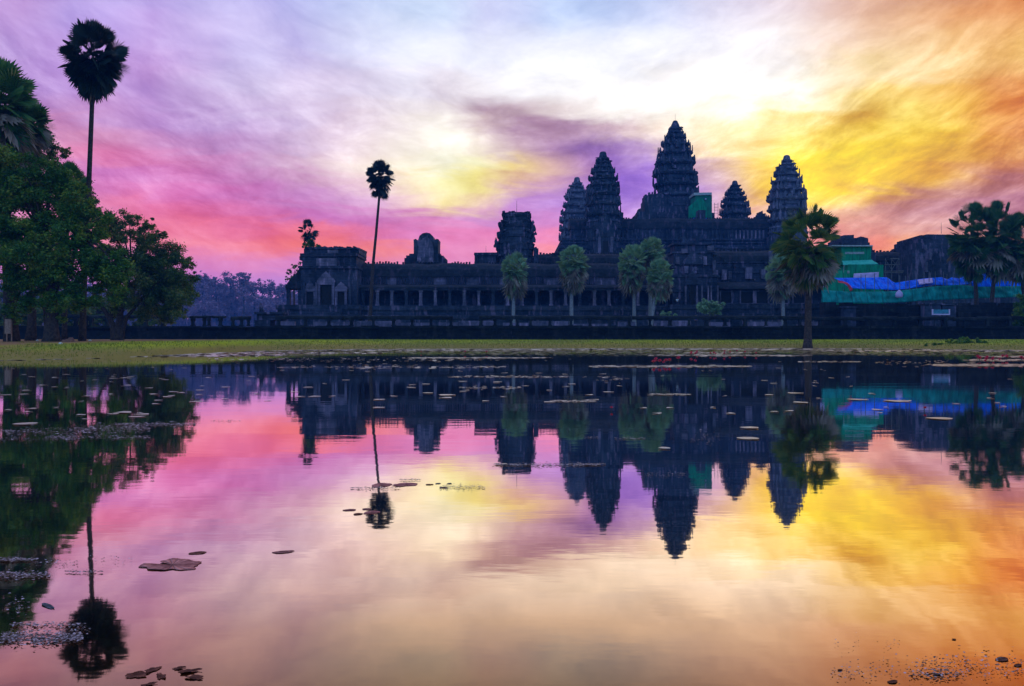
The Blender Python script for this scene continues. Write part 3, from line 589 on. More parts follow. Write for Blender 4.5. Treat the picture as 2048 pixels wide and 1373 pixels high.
for l, r in ((1444, 1464), (1484, 1508), (1515, 1538), (1556, 1578), (1590, 1612)):
    mb = MB(); mb.box(X(l, E), X(r, E), E + .9, E + .997, Z(606, E), Z(582, E)); wi = mb.build('window', M['dark'], en)
    mb = MB()
    for q in (l - 1.6, r + 1.6): mb.box(X(q - 1.5, E), X(q + 1.5, E), E + .6, E + .996, Z(608, E), Z(581, E), .02)
    mb.box(X(l - 3, E), X(r + 3, E), E + .5, E + .996, Z(609, E), Z(606.5, E), .02); mb.build('frame', M['pale'], wi)
mb = MB(); half_vault(mb, X(1428, E), X(1668, E), E - .2, E + 4, Z(578, E), Z(562, E)); mb.build('lower_roof', M['roof'], en)
mb = MB(); bands(mb, 1428, 1650, 520, 562, E + 3.8, E + 9, 2, .25); mb.build('clerestory', M['stone'], en)
for l, r, y0_, y1_ in ((1422,1428,522,545),(1433,1444,538,558),(1452,1462,536,558),(1466,1472,540,556),(1500,1514,532,556),(1532,1540,536,556),(1394,1400,516,530),(1404,1410,515,532),(1361,1372,500,508),(1349,1356,515,530),(1366,1373,534,548),(1382,1390,536,548),(1412,1424,494,502),(1548,1556,500,540)):
    mb = MB(); mb.box(X(l, E), X(r, E), E + (3.3 if l > 1426 else -1.5), E + (3.54 if l > 1426 else -1.27), Z(y1_, E), Z(y0_, E), .08); mb.build('carved_panel', M['pale'], en)
mb = MB(); vault(mb, X(1424, E), X(1652, E), E + 3.5, E + 9.5, Z(520, E), Z(502, E + 6.5), 8, .15); crest(mb, X(1424, E), X(1652, E), E + 6.5, Z(502, E + 6.5), .7, .45); mb.build('vault_roof', M['roof'], en)
for q in range(26):
    mb = MB(); a = RND.uniform(1340, 1640); b = RND.uniform(505, 560); mb.box(X(a, E), X(a + RND.uniform(2, 7), E), E + (3.2 if a > 1426 else -1.6), E + 4, Z(b, E), Z(b - RND.uniform(2, 5), E), .06); mb.build('loose_block', M['tower'], en)

# ------------------------------------------------------------------ right hand ruins
R_ = 176.0
rr = empty('ruined_gopura', (X(1712, R_), R_, Z(560, R_)), 'ruined stepped roof just above the green wrapped scaffold', 'ruin')
mb = MB()
for l, r, yt in ((1660, 1752, 505), (1672, 1746, 492), (1682, 1743, 483), (1686, 1738, 477), (1691, 1709, 470), (1724, 1731, 473.5), (1733, 1741, 475)): mb.box(X(l, R_), X(r, R_), R_ + RND.random(), R_ + 8, Z(560, R_), Z(yt, R_), .15)
mb.box(X(1693, R_), X(1707, R_), R_ + 1, R_ + 6, Z(471, R_), Z(468.5, R_), .1); mb.build('stepped_roof', M['stone'], rr)
rg = empty('south_gallery', (X(1850, R_), R_, 1), 'dark gallery roof with small spire right of the green scaffold', 'gallery')
mb = MB(); mb.box(X(1652, R_), X(2120, R_), R_ + 2, R_ + 10, 1, Z(520, R_)); mb.build('wall', M['stone'], rg)
mb = MB(); vault(mb, X(1740, R_), X(2120, R_), R_ + 1.5, R_ + 10, Z(520, R_), Z(504.5, R_ + 5.7), 8, .12); crest(mb, X(1740, R_), X(2120, R_), R_ + 5.7, Z(504.5, R_ + 5.7), .7, .4); mb.build('vault_roof', M['roof'], rg)
mb = MB(); c = X(1796.5, R_ + 5.6); mb.loft([rnd_ring(c, R_ + 5.6, Z(a, R_ + 5.6), b * R_ / FPX, 8) for a, b in ((510, 6), (504, 5.2), (498, 3.2), (494, 2.4), (490.5, .4))]); mb.build('spire', M['stone'], rg)
fr = empty('flat_topped_ruin', (X(1900, R_), R_ - 4, 1), 'bulky flat topped ruin with stepped left edge behind the right palms', 'ruin')
mb = MB(); R2 = R_ - 4
for l, r, yt, dd in ((1824, 2130, 506, 0), (1830, 2125, 497, .3), (1836, 2010, 486, .6), (1841, 1960, 476, .9), (1846, 1952, 470.5, 1.2), (1862, 1940, 468, 1.5), (1852, 1868, 469, 1.7), (1985, 1998, 480, .8), (2020, 2060, 490, .7)): mb.box(X(l, R2), X(r, R2), R2 + dd, R2 + 12, 1 if yt > 500 else Z(520, R2), Z(yt, R2), .15)
mb.build('masonry', M['stone'], fr)
for a, b, h in ((1850,545,20),(1858,520,14),(1848,500,10),(1856,560,14)): mb = MB(); mb.box(X(a, R2), X(a + 4, R2), R2 - .35, R2 - .003, Z(b, R2), Z(b - h, R2), .06); mb.build('pale_block', M['pale'], fr)
rod(1882.5, 446, 468, R2 + 3, fr, .05)

# ------------------------------------------------------------------ terrace in front of the temple
T = 128.0
ter = empty('stone_terrace', (0, T, .8), 'long dark stone terrace wall along the grass bank below the temple', 'terrace')
mb = MB()
for i in range(6):
    z0_ = .6 + (Z(652, T) - .6) * i / 6; z1_ = .6 + (Z(652, T) - .6) * (i + 1) / 6; o = (.55, .45, .1, 0, .05, .3)[i]
    x = X(-140, T)
    while x < X(2250, T):
        w_ = RND.uniform(1.4, 3.2)
        mb.box(x, x + w_ - .02, T - o + RND.uniform(-.09, .09), T + 1.4, z0_ + .004, z1_ + (RND.uniform(-.12, .05) if i == 5 else 0)); x += w_
mb.build('wall', M['terrace'], ter)
mb = MB(); mb.box(X(-150, T), X(2260, T), T + .6, T + 13, .5, Z(652, T) - .16); mb.build('paved_top', M['pale'], ter)
x = X(560, 143)  # pale blocks added to show the lit wall base between the posts
while x < X(2200, 143):
    mb = MB()
    w_ = RND.uniform(2, 7); q = RND.uniform(642, 648); mb.box(x, x + w_, 143 + RND.uniform(-.2, .2), 144, .5, Z(q, 143), .03); x += w_ + RND.choice((.05, .1, 1.5, 3)); mb.build('lit_wall_strip', M['pale'], ter)

def balustrade(l, r, posts, label, ytop=632, ybot=639.5, D=T + .9, jag=.04):
    root = empty('stone_balustrade', (X((l + r) / 2, D), D, Z(652.4, D)), label, 'balustrade', 'stone railings along the terrace edge')
    mb = MB(); n = max(2, int((r - l) / 22)); zc = (Z(ytop, D) + Z(ybot, D)) / 2; hz = (Z(ytop, D) - Z(ybot, D)) / 2
    prof = [(-.8, -1), (.8, -1), (1, -.6), (1, .3), (.7, .85), (0, 1), (-.7, .85), (-1, .3), (-1, -.6)]
    for i in range(n):                          # laid end to end, each stone a little out of line
        a, b = X(l + (r - l) * i / n, D), X(l + (r - l) * (i + 1) / n, D) - .02; q, u = RND.uniform(-jag, jag), RND.uniform(-jag, jag)
        mb.loft([[(xx, D + p * .26 + u, zc + v * hz + q) for p, v in prof] for xx in (a, b)])
    mb.build('rail', M['rail'], root)
    for p in posts:
        mb = MB(); w_ = RND.uniform(.14, .24); c = X(p, D)
        mb.box(c - w_, c + w_, D - .2, D + .2, Z(652.4, D), zc - hz * .8, .02); mb.box(c - w_ * 1.5, c + w_ * 1.5, D - .25, D + .25, Z(652.4, D), Z(650, D)); mb.box(c - w_ * 1.4, c + w_ * 1.4, D - .25, D + .25, Z(642.2, D), zc - hz * .75, .02)
        mb.build('post', M['rail'], root)
    return root
balustrade(552, 906, [558, 611, 658, 703, 747, 787, 824, 862, 902], 'continuous stone railing before the corner pavilion, left of the gap')
balustrade(958, 1262, [962, 990, 1022, 1035, 1061, 1100, 1142, 1180, 1219, 1258], 'stone railing on the terrace before the two single palms, right of the gap')
balustrade(1264, 1606, [1300, 1340, 1378, 1412, 1450, 1490, 1532, 1570, 1600], 'stone railing on the terrace before the three clustered palms and round bush')
balustrade(1612, 2090, [1640, 1690, 1735, 1790, 1840, 1890, 1930, 1975, 2020, 2070], 'stone railing stretch at the right below the blue tarpaulins', 634, 641, T + .9, .09)
balustrade(380, 452, [386, 409, 418, 441], 'broken stone railing piece standing free before the misty trees', 632, 636.5)
balustrade(462, 502, [466, 483, 497], 'short broken stone railing piece beside the lion pedestal', 633, 640)
balustrade(122, 176, [126, 152, 172], 'stone railing fragment seen between the two left trunks', 630, 637, T + 1.2)
balustrade(178, 330, [182, 214, 250, 292, 326], 'stone railing fragment seen under the spreading tree', 631, 637, T + 1.4)

ld = T + 2
ped = empty('stone_pedestal', (X(535, ld), ld, Z(652, ld)), 'broad stone pedestal carrying a small seated lion', 'pedestal')
mb = MB(); mb.box(X(512, ld), X(542, ld), ld - .6, ld + 2.4, Z(653, ld), Z(641, ld), .03); mb.box(X(514, ld), X(566, ld), ld - .2, ld + 2.6, Z(641, ld), Z(629, ld), .03); mb.build('block', M['stone'], ped)
mb = MB(); mb.box(X(510.5, ld), X(568, ld), ld - .45, ld + 2.7, Z(629, ld), Z(624.5, ld), .03); mb.build('cap', M['stone'], ped)

def skin_fig(name, chains, m, parent=None, sub=2):
    """body grown over a joint skeleton; chains: lists of ((x,y,z), r), all starting from the first chain's points"""
    bm = bmesh.new(); lay = bm.verts.layers.skin.verify(); vm = {}
    def V(p, r):
        k = tuple(round(c, 3) for c in p)
        if k not in vm:
            v = bm.verts.new(p); v[lay].radius = (r, r); vm[k] = v
        return vm[k]
    first = True
    for ch in chains:
        prev = None
        for p, r in ch:
            v = V(p, r)
            if first: v[lay].use_root = True; first = False
            if prev is not None and prev is not v:
                try: bm.edges.new((prev, v))
                except ValueError: pass
            prev = v
    me = bpy.data.meshes.new(name); bm.to_mesh(me); bm.free(); me.materials.append(m)
    o = link_obj(name, me, parent)
    o.modifiers.new('skin', 'SKIN'); s_ = o.modifiers.new('sub', 'SUBSURF'); s_.levels = sub; s_.render_levels = sub
    dg = bpy.context.evaluated_depsgraph_get(); ev = o.evaluated_get(dg); m2 = bpy.data.meshes.new_from_object(ev)
    o.modifiers.clear(); o.data = m2; m2.polygons.foreach_set('use_smooth', [True] * len(m2.polygons))
    return o
h = 1.55
lion = skin_fig('lion_statue', [
    [((.12, 0, .30), .26), ((.05, 0, .62), .24), ((-.05, 0, .95), .22), ((-.08, 0, 1.15), .17), ((-.10, 0, 1.34), .19), ((-.22, 0, 1.32), .11)],
    [((-.05, 0, .95), .22), ((-.14, .14, .55), .08), ((-.16, .15, .10), .075), ((-.26, .15, .06), .07)],
    [((-.05, 0, .95), .22), ((-.14, -.14, .55), .08), ((-.16, -.15, .10), .075), ((-.26, -.15, .06), .07)],
    [((.12, 0, .30), .26), ((.16, .22, .26), .15), ((-.02, .26, .08), .07)], [((.12, 0, .30), .26), ((.16, -.22, .26), .15), ((-.02, -.26, .08), .07)],
    [((.12, 0, .30), .26), ((.40, 0, .12), .05), ((.52, 0, .30), .035)]], M['stone'])
lion.location = (X(520, ld), ld + .6, Z(624.5, ld) - .02); tag(lion, 'small dark stone lion sitting upright on a pedestal, facing left', 'statue')

# ------------------------------------------------------------------ low rubble walls, sign and people on the right
lw_ = empty('rubble_wall', (X(1860, 134), 134, .9), 'dark broken stone wall under the teal netting at the right', 'wall')
mb = MB(); x = X(1648, 134)
while x < X(2160, 134):
    w_ = RND.uniform(.9, 2.4); top = RND.uniform(604, 612)
    for q in range(4):
        za, zb_ = .9 + (Z(top, 134) - .9) * q / 4, .9 + (Z(top, 134) - .9) * (q + 1) / 4
        mb.box(x, x + w_ - .03, 134 + RND.uniform(-.25, .1), 136, za, zb_ - .01, .03)
    x += w_
mb.build('masonry', M['terrace'], lw_)
for l, r, yt in ((1688, 1712, 613), (1850, 1882, 606), (1885, 1912, 608)):
    mb = MB(); mb.box(X(l, 132), X(r, 132), 132, 133.4, .9, Z(yt + 3, 132), .03); mb.box(X(l - 2, 132), X(r + 2, 132), 131.8, 133.6, Z(yt + 3, 132), Z(yt, 132), .03); mb.build('pier', M['stone'], lw_)
sd_ = 126.5
sg_ = empty('sign_board', (X(1882, sd_), sd_, .95), 'blue sign panel in a pale frame on posts below the teal netting', 'sign')
mb = MB(); mb.box(X(1866, sd_), X(1898, sd_), sd_, sd_ + .05, Z(628, sd_), Z(619.5, sd_)); mb.build('panel', plain_mat('sign_blue', (.04, .22, .38), .4), sg_)
for a, b, c, d2 in ((1864, 1866.4, 630.5, 619), (1897.6, 1900, 630.5, 619), (1866.5, 1897.5, 630.5, 628.2)):
    mb = MB(); mb.box(X(a, sd_), X(b, sd_), sd_ - .04, sd_ + .09, Z(c, sd_), Z(d2, sd_)); mb.build('frame', M['white'], sg_)
for a in (1870, 1894): mb = MB(); mb.tube([(X(a, sd_), sd_ + .12, .9), (X(a, sd_), sd_ + .12, Z(620, sd_))], [.04, .04], 8); mb.build('post', M['terrace'], sg_)

skin = plain_mat('skin', (.22, .12, .08), .6); hair = plain_mat('hair', (.01, .01, .012), .6)
def person(loc, face, label, top, trousers, sit=False):
    root = empty('person', loc, label, 'person')
    if sit: hip, kn, an = .48, (.40, .50), .06
    else: hip, kn, an = .92, (.03, .50), .07
    L = lambda s: [((0, 0, hip), .14), ((0, s * .09, hip - .04), .10), ((-kn[0], s * .11, kn[1] if not sit else .50), .07), ((-kn[0] - (.02 if sit else -.03), s * .11, an), .045), ((-kn[0] - .14, s * .12, .04), .04)]
    sh = hip + .50
    body = skin_fig('body', [L(1), L(-1), [((0, 0, hip), .14), ((0, 0, hip + .25), .13), ((0, 0, sh - .04), .14), ((0, 0, sh + .06), .055), ((-.01, 0, sh + .14), .06), ((-.01, 0, sh + .25), .10), ((-.01, 0, sh + .33), .07)],
        [((0, 0, sh - .04), .14), ((0, .18, sh - .03), .07), ((-.02, .23, sh - .30), .045), ((-.16, .20, sh - .50), .035), ((-.22, .18, sh - .52), .03)],
        [((0, 0, sh - .04), .14), ((0, -.18, sh - .03), .07), ((-.02, -.23, sh - .30), .045), ((-.16, -.20, sh - .50), .035), ((-.22, -.18, sh - .52), .03)]], skin, root, 1)
    skin_fig('shirt', [[((0, 0, hip + .02), .165), ((0, 0, hip + .25), .155), ((0, 0, sh - .03), .165), ((0, .18, sh - .03), .085), ((-.02, .22, sh - .20), .065)], [((0, 0, sh - .03), .165), ((0, -.18, sh - .03), .085), ((-.02, -.22, sh - .20), .065)]], top, root, 1)
    skin_fig('trousers', [[((0, 0, hip + .04), .16), ((0, .09, hip - .04), .115), ((-kn[0], .11, .50), .085), ((-kn[0] - (.02 if sit else -.03), .11, .14), .065)], [((0, 0, hip + .04), .16), ((0, -.09, hip - .04), .115), ((-kn[0], -.11, .50), .085), ((-kn[0] - (.02 if sit else -.03), -.11, .14), .065)]], trousers, root, 1)
    skin_fig('hair', [[((.015, 0, sh + .29), .108), ((.03, 0, sh + .22), .08)]], hair, root, 1)
    root.rotation_euler[2] = face
    return root
cl_w = plain_mat('white_shirt', (.75, .75, .85), .8); cl_b = plain_mat('blue_shirt', (.12, .12, .85), .8); cl_d = plain_mat('dark_trousers', (.03, .03, .06), .8)
person((X(1354.5, 164.6), 164.6, Z(611, 168)), math.radians(90), 'tiny person in white sitting on the entrance steps', cl_w, cl_d, True)
person((X(1392, 133), 133, Z(652, 133) - .16), math.radians(90), 'tiny person in blue standing behind the stone railing', cl_b, cl_d)

# ------------------------------------------------------------------ restoration works: tarpaulins, netting, scaffold
def cloth(name, top, bot, Dt, Db, m, parent, n=40, mrows=8, rip=.25, sag=0.0, th=.05):
    vs, fs = [], []
    def pick(line, f):
        xs = line[0][0] + (line[-1][0] - line[0][0]) * f
        for (a, ya), (b, yb) in zip(line, line[1:]):
            if xs <= b + 1e-6: return xs, ya + (yb - ya) * (xs - a) / max(b - a, 1e-6)
        return line[-1]
    for side in (0, 1):
        for j in range(mrows + 1):
            g_ = j / mrows
            for i in range(n + 1):
                f = i / n; a, b = pick(top, f), pick(bot, f); D = Dt + (Db - Dt) * g_
                pa = at(a[0], a[1], Dt); pb_ = at(b[0], b[1], Db); p = pa.lerp(pb_, g_)
                q = mnoise.noise((p.x * .9, g_ * 2.2, Dt * .37)) + .5 * mnoise.noise((p.x * 2.3, g_ * 4, 5.1))
                edge = min(1, 4 * g_ * (1 - g_) + .35)
                p.y += (q * rip * 1.5 + .12 * math.sin(p.x * 3.1 + 2 * g_)) * edge + side * th; p.z += mnoise.noise((p.x * .7, 9.2, g_ * 3)) * rip * .35 * (1 if 0 < j < mrows else .25)
                vs.append(p)
    N = (n + 1) * (mrows + 1)
    for j in range(mrows):
        for i in range(n):
            a = j * (n + 1) + i; fs.append((a, a + n + 1, a + n + 2, a + 1)); fs.append((N + a, N + a + 1, N + a + n + 2, N + a + n + 1))
    for i in range(n):
        a, b = i, mrows * (n + 1) + i; fs.append((a, a + 1, N + a + 1, N + a)); fs.append((b, N + b, N + b + 1, b + 1))
    for j in range(mrows):
        a, b = j * (n + 1), j * (n + 1) + n; fs.append((a, N + a, N + a + n + 1, a + n + 1)); fs.append((b, b + n + 1, N + b + n + 1, N + b))
    o = mesh(name, vs, fs, m, None, True)
    if parent is not None:
        o.parent = parent; o.data.transform(Matrix.Translation(-parent.location))
    else:
        c = sum((Vector(v) for v in vs), Vector()) / len(vs); o.data.transform(Matrix.Translation(-c)); o.location = c
    return o
SD = 158.0
gs = empty('green_scaffold', (X(1715, SD), SD, 1), 'green net wrapped scaffold box with pale flat roof beside the waterside palm', 'scaffold')
mb = MB(); mb.box(X(1683, SD), X(1742, SD), SD, SD + 5, Z(530, SD), Z(494, SD), .03); mb.build('upper_box', M['net'], gs)
mb = MB(); mb.box(X(1662, SD), X(1742.5, SD), SD - .6, SD + 5.4, Z(494, SD), Z(491, SD), .12); mb.build('roof_sheet', M['sheet'], gs)
mb = MB(); mb.box(X(1690, SD), X(1728, SD), SD - .08, SD - .004, Z(508.5, SD), Z(504.5, SD), .03); mb.build('banner', M['sheet'], gs)
cloth('skirt', [(1684, 522), (1744, 520)], [(1686, 531), (1757, 529)], SD - .3, SD - 1.6, plain_mat('pale_netting', (.06, .46, .36), .8, (.02, .34, .28), 2), gs, 24, 5, .1)
mb = MB(); mb.box(X(1690, SD), X(1759, SD), SD - 1.7, SD + 5, .8, Z(531, SD), .05); mb.build('lower_box', M['net'], gs)
cloth('side_net', [(1646, 545), (1700, 540)], [(1644, 592), (1700, 592)], SD - 2.0, SD - 3.2, M['net'], gs, 20, 8, .2)
cloth('white_panel', [(1708, 547.5), (1758, 544.5)], [(1707, 558), (1757, 558)], SD - 2.2, SD - 2.4, M['white'], gs, 16, 4, .08)
mb = MB(); mb.tube([at(1688, 530, SD - 2), at(1687, 546, SD - 2)], [.05, .05], 6); mb.box(X(1685.5, SD), X(1689, SD), SD - 2.3, SD - 1.7, Z(549, SD), Z(544, SD)); mb.build('hanging_lamp', M['sheet'], gs)
TD = 146.0
bt = empty('blue_tarpaulin', (X(1740, TD), TD, Z(580, TD)), 'bright blue tarpaulin roof hanging below the green scaffold', 'tarpaulin')
cloth('sheet', [(1667, 556), (1700, 556), (1758, 555), (1774, 555), (1788, 565), (1792, 566)], [(1704, 577), (1730, 579), (1760, 579), (1792, 581)], TD + 3, TD, M['blue'], bt, 46, 8, .35)
for px, yt, yb in ((1722, 548, 580), (1731, 550, 580), (1749, 547, 581), (1776, 555, 583)):
    mb = MB(); mb.tube([(X(px, TD), TD + .1, .8), at(px, yb, TD - .3), at(px, yt, TD + .3)], [.06, .06, .05], 6); mb.build('pole', M['metal'], bt)
bt2 = empty('blue_tarpaulin', (X(1860, TD), TD, Z(580, TD)), 'crumpled blue and violet tarpaulin strip propped on many poles, middle of the three', 'tarpaulin')
cloth('sheet', [(1790, 566), (1815, 562), (1850, 557), (1882, 555), (1896, 559), (1904, 555), (1918, 558), (1934, 549)], [(1792, 581), (1830, 576), (1870, 570), (1900, 572), (1946, 568)], TD + 2, TD, M['blue'], bt2, 50, 8, .45)
cloth('violet_patch', [(1835, 560), (1864, 556.5)], [(1838, 570), (1866, 566)], TD + 1.2, TD - .4, M['white'], bt2, 14, 4, .15)
for i, px in enumerate((1800, 1812, 1819, 1833, 1848, 1858, 1871, 1887, 1894, 1906, 1919, 1931, 1941)):
    mb = MB(); mb.tube([(X(px, TD), TD + .1, .8), at(px, 585 - i * .7, TD - .3), at(px + RND.uniform(-1, 1), 553 - i * .4 - RND.uniform(0, 9), TD + .5)], [.06, .06, .05], 6); mb.build('pole', M['metal'], bt2)
bt3 = empty('blue_tarpaulin', (X(1990, TD), TD, Z(574, TD)), 'smooth blue tarpaulin wall behind the two slim right palm trunks', 'tarpaulin')
cloth('sheet', [(1944, 548), (2000, 547), (2052, 551)], [(1944, 575), (2000, 575), (2052, 574)], TD + 3.4, TD + 2.6, M['blue'], bt3, 40, 8, .2)
nt = empty('netting_fence', (X(1850, TD), TD - 1, .9), 'long teal netting fence below the blue tarpaulins at the right', 'fence')
cloth('net', [(1643, 580), (1700, 584), (1790, 583), (1860, 574), (1920, 570), (1960, 574), (2055, 572)], [(1643, 607), (1730, 607), (1790, 606), (1860, 601), (1960, 597), (2055, 594)], TD - .4, TD - 1.2, M['netlo'], nt, 90, 8, .3)
for px in range(1650, 2060, 37): mb = MB(); mb.tube([(X(px, TD), TD, .8), at(px, 578, TD)], [.05, .05], 6); mb.build('post', M['metal'], nt)
rc = cloth('red_cloth', [(1675, 561.5), (1684, 562), (1695, 566), (1703, 574), (1706, 580)], [(1677, 565.5), (1688, 567), (1695, 572), (1699, 580), (1701, 583.5)], TD - .9, TD - 1.1, M['red'], None, 24, 5, .1)
tag(rc, 'curved red cloth strip draped over the left end of a blue tarpaulin', 'cloth')
wc = cloth('white_cloth', [(1641, 553), (1651, 550)], [(1640, 575), (1648, 575)], TD - 2, TD - 2.2, M['white'], None, 8, 8, .1); tag(wc, 'pale violet cloth hanging just right of the waterside palm trunk', 'cloth')
sk = MB()
for k in range(7): pass
sk.loft([[(X(1788, TD) + math.cos(q) * r * (1 + .12 * math.sin(3 * q)), TD - 2 + math.sin(q) * r * .6, Z(597 - hh, TD)) for q in [math.pi * 2 * i / 14 for i in range(14)]] for hh, r in ((0, .3), (1.5, .52), (6, .60), (10, .50), (13, .28), (15.5, .1))])
sk.solo('sack', M['white'], 'pale violet bundle hung on the teal netting fence', 'sack', smooth=True)
sf = empty('scaffold_frame', (X(1785, SD), SD - 4, 1), 'open metal scaffold frame standing before the dark gallery wall', 'scaffold'); D_ = SD - 4
for px in (1770, 1782, 1797): mb = MB(); mb.tube([(X(px, D_), D_, .8), at(px + 1, 517, D_)], [.07, .07], 6); mb.build('upright', M['metal'], sf)
for y_, a, b in ((518, 1781, 1798), (530, 1769, 1800), (543, 1769, 1808), (546, 1769, 1806)): mb = MB(); mb.tube([at(a, y_, D_ - .1), at(b, y_ - .3, D_ - .1)], [.06, .06], 6); mb.build('ledger', M['metal'], sf)
for a, ya, b, yb in ((1771, 520, 1782, 538), (1783, 519, 1797, 536), (1797, 519, 1783, 541)): mb = MB(); mb.tube([at(a, ya, D_ - .15), at(b, yb, D_ - .15)], [.05, .05], 6); mb.build('brace', M['metal'], sf)

CD = 262.0
cs = empty('covered_scaffold', (X(1400, CD), CD, Z(455, CD)), 'green sheeted scaffold with blue tarpaulin clinging to the tallest tower', 'scaffold')
nt_d = plain_mat('dark_green_sheeting', (.015, .20, .12), .8, (.01, .12, .09), .6)
mb = MB(); mb.box(X(1391, CD), X(1424, CD), CD, CD + 7, Z(450, CD), Z(391, CD), .05); mb.build('box', nt_d, cs)
mb = MB(); mb.box(X(1388, CD), X(1423.5, CD), CD - .3, CD + 7.2, Z(391, CD), Z(386, CD), .1); mb.build('roof_sheet', M['sheet'], cs)
mb = MB(); mb.prism([(X(a, CD), Z(b, CD)) for a, b in ((1376, 440), (1411, 440), (1412, 412), (1402, 398), (1394, 400), (1377, 414))], CD - 1.2, CD - .004); mb.build('front_sheet', M['net'], cs)
cloth('blue_sheet', [(1375, 443), (1382, 438), (1394, 434), (1405, 434), (1413, 437), (1416, 441)], [(1374, 453), (1418, 452)], CD - 1.4, CD - 2, M['blue'], cs, 24, 6, .3)
mb = MB(); mb.loft([rnd_ring(X(1411, CD), CD - .3, Z(399, CD) - .25, .1, 8), rnd_ring(X(1411, CD), CD - .3, Z(399, CD), .3, 8), rnd_ring(X(1411, CD), CD - .3, Z(399, CD) + .25, .1, 8)]); mb.build('lamp', M['white'], cs)
cp = empty('scaffold_frame', (X(1432, CD), CD + 2, Z(440, CD)), 'thin pole scaffold between tallest tower and smallest tower', 'scaffold')
for px in (1429, 1436): mb = MB(); mb.tube([at(px, 440, CD + 2), at(px, 406, CD + 2)], [.07, .06], 5); mb.build('upright', M['metal'], cp)
for y_ in (409, 415, 421, 427): mb = MB(); mb.tube([at(1427.5, y_, CD + 1.9), at(1437, y_, CD + 1.9)], [.05, .05], 5); mb.build('ledger', M['metal'], cp)

# ------------------------------------------------------------------ leaves, palms and trees
def leaf_mat(name, c1, c2, c3, tr=.35):
    m, n, out = mat(name)
    ge = n.new('ShaderNodeNewGeometry'); r = ge.outputs['Random Per Island']; pos = ge.outputs['Position']
    big = n.noise(pos, .55, 3, .5)
    col = n.ramp(n.m('ADD', n.m('MULTIPLY', r, .55), n.m('MULTIPLY', n.sstep(big, .3, .7), .45)), [(0, c1), (.5, c2), (1, c3)])
    p = n.new('ShaderNodeBsdfPrincipled'); n.l.new(col, p.inputs['Base Color']); p.inputs['Roughness'].default_value = .55; p.inputs['Specular IOR Level'].default_value = .35
    t_ = n.new('ShaderNodeBsdfTranslucent'); n.l.new(n.mix(1.0, col, (1.0, .9, .35), 'MULTIPLY'), t_.inputs[0])
    mx = n.new('ShaderNodeMixShader'); mx.inputs[0].default_value = tr; n.l.new(p.outputs[0], mx.inputs[1]); n.l.new(t_.outputs[0], mx.inputs[2])
    n.l.new(mx.outputs[0], out.inputs[0]); return m
M['leaf'] = leaf_mat('broad_leaves', (.012, .05, .012), (.055, .18, .02), (.32, .32, .03))
M['leaf2'] = leaf_mat('dusty_leaves', (.02, .06, .03), (.08, .16, .035), (.34, .27, .06))
M['palm'] = leaf_mat('palm_leaves', (.015, .07, .025), (.05, .16, .04), (.16, .22, .05), .25)
M['palmm'] = leaf_mat('deep_green_palm_leaves', (.010, .045, .018), (.03, .11, .03), (.11, .16, .04), .25)
M['palmy'] = leaf_mat('olive_palm_leaves', (.015, .06, .015), (.07, .15, .02), (.26, .24, .03), .3)
M['palmg'] = leaf_mat('grey_green_palm_leaves', (.12, .22, .15), (.20, .34, .18), (.34, .41, .24), .25)
M['palmd'] = leaf_mat('dark_palm_leaves', (.005, .012, .014), (.010, .025, .020), (.02, .035, .02), .12)
M['dead'] = leaf_mat('dry_palm_leaves', (.09, .06, .05), (.22, .16, .13), (.36, .27, .22), .2)
M['far'] = leaf_mat('hazed_leaves', (.20, .13, .22), (.28, .17, .27), (.36, .21, .30), .15)  # purple of the distant haze painted into the leaves
M['bark'] = plain_mat('bark', (.09, .06, .05), .95, (.03, .02, .018), 5, .1, 1)
M['palmbark'] = plain_mat('palm_bark', (.12, .10, .10), .95, (.05, .04, .04), 6, .1, .6)
M['palebark'] = plain_mat('grey_palm_bark', (.30, .28, .32), .95, (.16, .15, .18), 6, .1, .6)

def fan(vs, fs, o, d, L, R, rng, spread=118, n=22, droop=.25, pet=.03):
    """one fan leaf: stalk of length L from o along d, then a pleated blade of radius R"""
    side = d.cross(Vector((rng.uniform(-.4, .4), rng.uniform(-.4, .4), 1)))
    if side.length < .1: side = Vector((1, 0, 0))
    side.normalize(); roll = rng.uniform(-.9, .9); nrm = side.cross(d).normalized()
    side = (side * math.cos(roll) + nrm * math.sin(roll)).normalized(); nrm = side.cross(d).normalized()
    hub = o + d * L + Vector((0, 0, -.12 * L * L * (1 - abs(d.z)) * droop))
    k = len(vs); a = side * pet
    vs += [o - a, o + a, hub + a * .6, hub - a * .6]; fs.append((k, k + 1, k + 2, k + 3))
    dl = math.radians(2 * spread) / n
    for i in range(n):
        f = -math.radians(spread) + dl * (i + .5); r = R * (1 - .28 * (abs(f) / math.radians(spread)) ** 2) * rng.uniform(.88, 1.06)
        def P(q, rr, up): return hub + (d * math.cos(q) + side * math.sin(q)) * rr + nrm * up + Vector((0, 0, -droop * .5 * (rr / R) ** 2 * R))
        k = len(vs); w_ = dl * .52
        vs += [hub, P(f - w_, r * .62, .05 * R), P(f, r, 0), P(f + w_, r * .62, -.05 * R)]
        fs.append((k, k + 1, k + 2, k + 3))
def floor_z(p):
    if 128.6 < p.y < 141.5: return 2.70
    return ground_z(p.x, p.y) - .05
